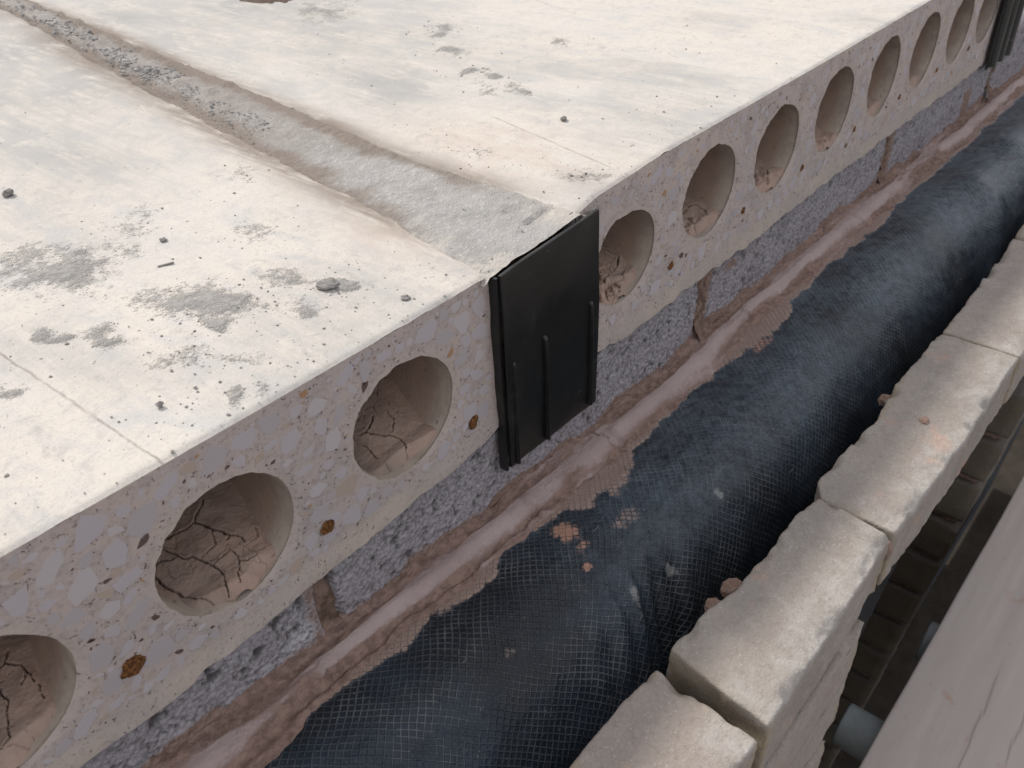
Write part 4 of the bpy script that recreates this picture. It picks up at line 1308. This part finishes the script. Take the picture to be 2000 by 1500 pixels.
for k, (xa, xb, dz_, sk) in enumerate([(-.52, -.345, -.001, 0), (-.335, -.1285, -.002, .006), (-.1145, .0855, .001, .010), (.0885, .3855, 0, .002), (.3895, .640, -.001, 0), (.648, .90, 0, 0), (.908, 1.16, 0, 0), (1.17, 1.42, 0, 0)]):
    brick(xa, xb, ZT + dz_, .0615, 3 + k, .0022 if 0 < k < 4 else (.003 if k in (0, 4) else .007), bw, MT['brick'], pale=.55 if k != 1 else .3, skew=sk)
# a dab of mortar in the joint by the third brick and the bed under the top course
P, F = lump(33, 3, .5)
obj('mortar_dab', mesh_from('mortar_dab', P * np.array([.003, .004, .010]) + np.array([.0868, -.2725, -.222]), F, MT['mortar'], attrs=dict(rough=np.full(len(P), .6))), bw)
xs = np.arange(-.54, .072, .004)
bed, F = box_data(-.56, .066, -.2600, -.206, -.2785, -.2610, .006, .01, .005, .002)
bed[:, 1] += .0018 * fbm(bed[:, 0] * 50, bed[:, 2] * 50, 0, 3, 630)
obj('bed_joint', mesh_from('bed_joint', bed, F, MT['joint']), bw)
# pier left of the opening below
zt = -.2785
for c in range(13):
    xe = .064 + .008 * math.sin(c * 2.3) - .002 * c
    cuts = [-.66, -.38 + .11 * (c % 2), -.17 + .11 * (c % 2), xe]
    for a, b in zip(cuts[:-1], cuts[1:]):
        brick(a + .005, b - .005, zt, .064, 20 + c * 3 + int(a * 10), .004 if c < 3 else .02, bw, MT['brick'], y0=-.2775 + .0015 * math.sin(c * 1.7), y1=-.193, rough=1.5, follow=False)
    P, F = box_data(-.66, xe - .008, -.2665, -.195, zt - .0735, zt - .0645, .012, .03, .005, .001)
    P[:, 1] += .0012 * fbm(P[:, 0] * 50, P[:, 2] * 50, 0, 3, 631)
    obj('bed_joint', mesh_from('bed_joint', P, F, MT['joint']), bw)
    zt -= .0745
# steel angle carrying the bricks over the opening
P, F = box_data(.05, 1.5, -.245, -.196, -.272, -.2665, .3, r=.001)
obj('lintel', mesh_from('lintel', P, F, MT['closer'], smooth=False), bw)
P, F = box_data(.05, 1.5, -.202, -.196, -.40, -.2725, .3, r=.001)
obj('lintel_leg', mesh_from('lintel_leg', P, F, MT['closer'], smooth=False), bw)

# far jamb of the opening: toothed brick pier, darkened in colour for the shade
pier = thing('brick_pier', 'shaded brick jamb, coloured dark, seen down the gap between brick wall and scaffold board', 'brick pier', (.53, -.25, -1.2))
zt = -.318
for c in range(26):
    brick(.5, .60, zt, .062, 80 + c, .006 if c < 12 else .03, pier, MT['dbrick'], y0=-.283, y1=-.12, rough=1.8, follow=False, lean=-.098)
    P, F = box_data(.507, .595, -.276, -.19, zt - .0735, zt - .0605, .03, r=.001)
    P[:, 1] += -.098 * (P[:, 2] + .385)
    obj('bed_joint', mesh_from('bed_joint', P, F, MT['joint']), pier)
    zt -= .0728
P, F = box_data(.493, .4985, -.236, -.19, -1.4, -.30, .02, .02, .05, .001)
P[:, 1] += -.098 * (P[:, 2] + .385)
obj('cavity_closer', mesh_from('cavity_closer', P, F, MT['closer'], smooth=False), pier)

# ------------------------------------------------------------------ scaffold below
for k, (ya, yb, lab) in enumerate([(-.530, -.3035, 'grey dusty scaffold board nearest the brick wall'), (-.765, -.538, 'second scaffold board out from the brick wall'), (-1.0, -.773, 'outermost scaffold board of the walkway')]):
    P, F = box_data(-1.3, 2.6, ya, yb, -.538, -.5, .012, .0016 if k == 0 else .01, .02, .003)
    y, x = P[:, 1], P[:, 0]
    P[:, 2] += .0012 * fbm(x * 3, y * 40, 0, 3, 700 + k)
    P[:, 1] += .0012 * fbm(x * 6, k, 0, 3, 701) * np.where(np.abs(y - yb) < .004, 1, 0)
    spl = np.zeros(len(P))
    for (x0, x1, yy) in ((.02, .30, -.378), (.16, .40, -.408), (-.1, .15, -.43)):
        yl = yy + .02 * (x - x0) + .0015 * vnoise(x * 40, 0, 0, 702)
        spl = np.maximum(spl, sstep(.0016, .0002, np.abs(y - yl)) * .5 * sstep(x0, x0 + .03, x) * sstep(x1, x1 - .05, x) * (k == 0))
    tag(obj('scaffold_board', mesh_from('scaffold_board', P, F, MT['wood'], attrs=dict(split=spl))), lab, 'scaffold board', 'scaffold boards of the walkway')


def tube(x, y_end, label):
    n = 28
    V, F = [], []
    for (y, r) in ((-1.6, .0242), (y_end - .002, .0242), (y_end, .0236), (y_end, .0205), (y_end - .09, .0205)):
        for i in range(n):
            a = 2 * math.pi * i / n
            V.append((x + math.cos(a) * r, y, -.5655 + math.sin(a) * r))
    for q in range(4):
        for i in range(n):
            a, b = q * n + i, q * n + (i + 1) % n
            F.append((a, b, b + n, a + n))
    F.append(tuple(range(4 * n, 5 * n)))
    tag(obj('scaffold_tube', mesh_from('scaffold_tube', V, F, MT['tube'])), label, 'scaffold tube', 'scaffold tubes under the boards')


tube(.169, -.264, 'pale steel tube end poking out from under the scaffold board, nearest the camera')
tube(.330, -.292, 'short glimpse of a second steel tube farther along under the scaffold board')

# ------------------------------------------------------------------ loose bits
def pebble(x, y, z, s, seed, label, mat, flat=.7, name='pebble', cat='pebble', group=None):
    P, F = lump(seed, 3, .7, flat)
    P = P * s
    P[:, 2] -= P[:, 2].min() * 0.85
    o = obj(name, mesh_from(name, P, F, mat, smooth=False))
    o.location = (x, y, z)
    tag(o, label, cat, group)


pg = 'loose pebbles on the slab tops'
pebble(-.200, .430, -.0015, .0045, 1, 'dark grey pebble on the slab near the left photo edge', MT['crumb'], group=pg)
pebble(-.166, .238, -.0022, .0026, 2, 'small dark pebble on the slab above the grey cement patches', MT['crumb'], group=pg)
pebble(-.114, .022, -.0038, .0028, 3, 'dark crumb on the slab near its edge, left of the black plate', MT['crumb'], group=pg)
pebble(.182, .117, .0118, .0032, 4, 'lone grey pebble on the farther slab behind the black plate', MT['crumb'], group=pg)
pebble(-.285, .045, .001, .002, 6, 'tiny grey pebble on the slab above the second core', MT['crumb'], group=pg)
P, F = box_data(-.006, .006, -.0007, .0007, 0, .0014, .002, r=.0004)
o = obj('twig', mesh_from('twig', P, F, MT['crumb'], smooth=False))
o.location = (-.187, .200, -.0016)
o.rotation_euler = (0, 0, -.35)
tag(o, 'tiny dark twig lying on the pale slab below a small pebble', 'twig')
P, F = lump(12, 3, .6, .3)
o = obj('mortar_crumb', mesh_from('mortar_crumb', P * .0065, F, MT['crumb'], smooth=False))
o.location = (-.134, .079, 0)
o.scale = (1, 1.25, 1)
tag(o, 'flat grey mortar crumb beside a short crack on the nearer slab', 'mortar crumb')

pebble(-.006, -.194, -.247, .0085, 21, 'pinkish mortar lump wedged in the gap between membrane and brick, upper one', MT['clod'], .9, 'mortar_lump', 'mortar lump', 'mortar lumps in the cavity gap')
pebble(-.030, -.191, -.246, .0075, 23, 'pinkish mortar lump beside the fold of the membrane, lower one', MT['clod'], .7, 'mortar_lump', 'mortar lump', 'mortar lumps in the cavity gap')
pebble(.296, -.192, -.247, .007, 25, 'small mortar lump in the gap beside the longest brick', MT['clod'], .8, 'mortar_lump', 'mortar lump', 'mortar lumps in the cavity gap')
pebble(.235, -.243, ZT - .001, .0045, 26, 'small flat pink chip lying on the longest brick', MT['clod'], .35, 'chip', 'stone chip')

# grit on the slabs: one object of tiny crumbs
rng = np.random.RandomState(77)
V, F, off = [], [], 0
base, bf = lump(5, 1, .0)
for i in range(1100):
    if rng.rand() < .55:
        c = PATCH[rng.randint(len(PATCH))]
        x, y = c[0] + rng.normal(0, .022), abs(c[1] + rng.normal(0, .028))
    elif rng.rand() < .4:
        x, y = rng.uniform(-.42, .35), abs(rng.normal(0, .05))
    else:
        y = rng.uniform(.003, .7)
        x = rng.uniform(-.45, .6)
    y = max(y, .003)
    s = min(rng.lognormal(math.log(.00045), .5), .0014)
    P = base * (1 + rng.uniform(-.35, .35, (len(base), 1))) * s * np.array([1, rng.uniform(.7, 1.4), .45])
    V.append(P + np.array([x, y, float(ztop(x)) + s * .3]))
    F.append(bf + off)
    off += len(base)
ngrit = sum(len(f) for f in F)
for i in range(1300):
    y = .36 + abs(rng.normal(0, .38))
    if y > 1.4:
        continue
    x = xL(y) + (xR(y) - xL(y)) * np.clip(rng.normal(.45, .22), .03, .97)
    s = min(rng.lognormal(math.log(.0011), .5), .0036) * (.6 + .5 * (y > .6))
    P = base * (1 + rng.uniform(-.4, .4, (len(base), 1))) * s * np.array([1, rng.uniform(.7, 1.4), .7])
    V.append(P + np.array([x, y, .5 * float(ztop(xL(y)) + ztop(xR(y))) + s * .25]))
    F.append(bf + off)
    off += len(base)
me = mesh_from('grit', np.concatenate(V), np.concatenate(F), [MT['crumb'], MT['grout']], (np.arange(sum(len(f) for f in F)) >= ngrit).astype(int), smooth=False)
tag(obj('grit', me), 'fine grey cement grit scattered over the pale slab tops', 'grit', None, 'stuff')
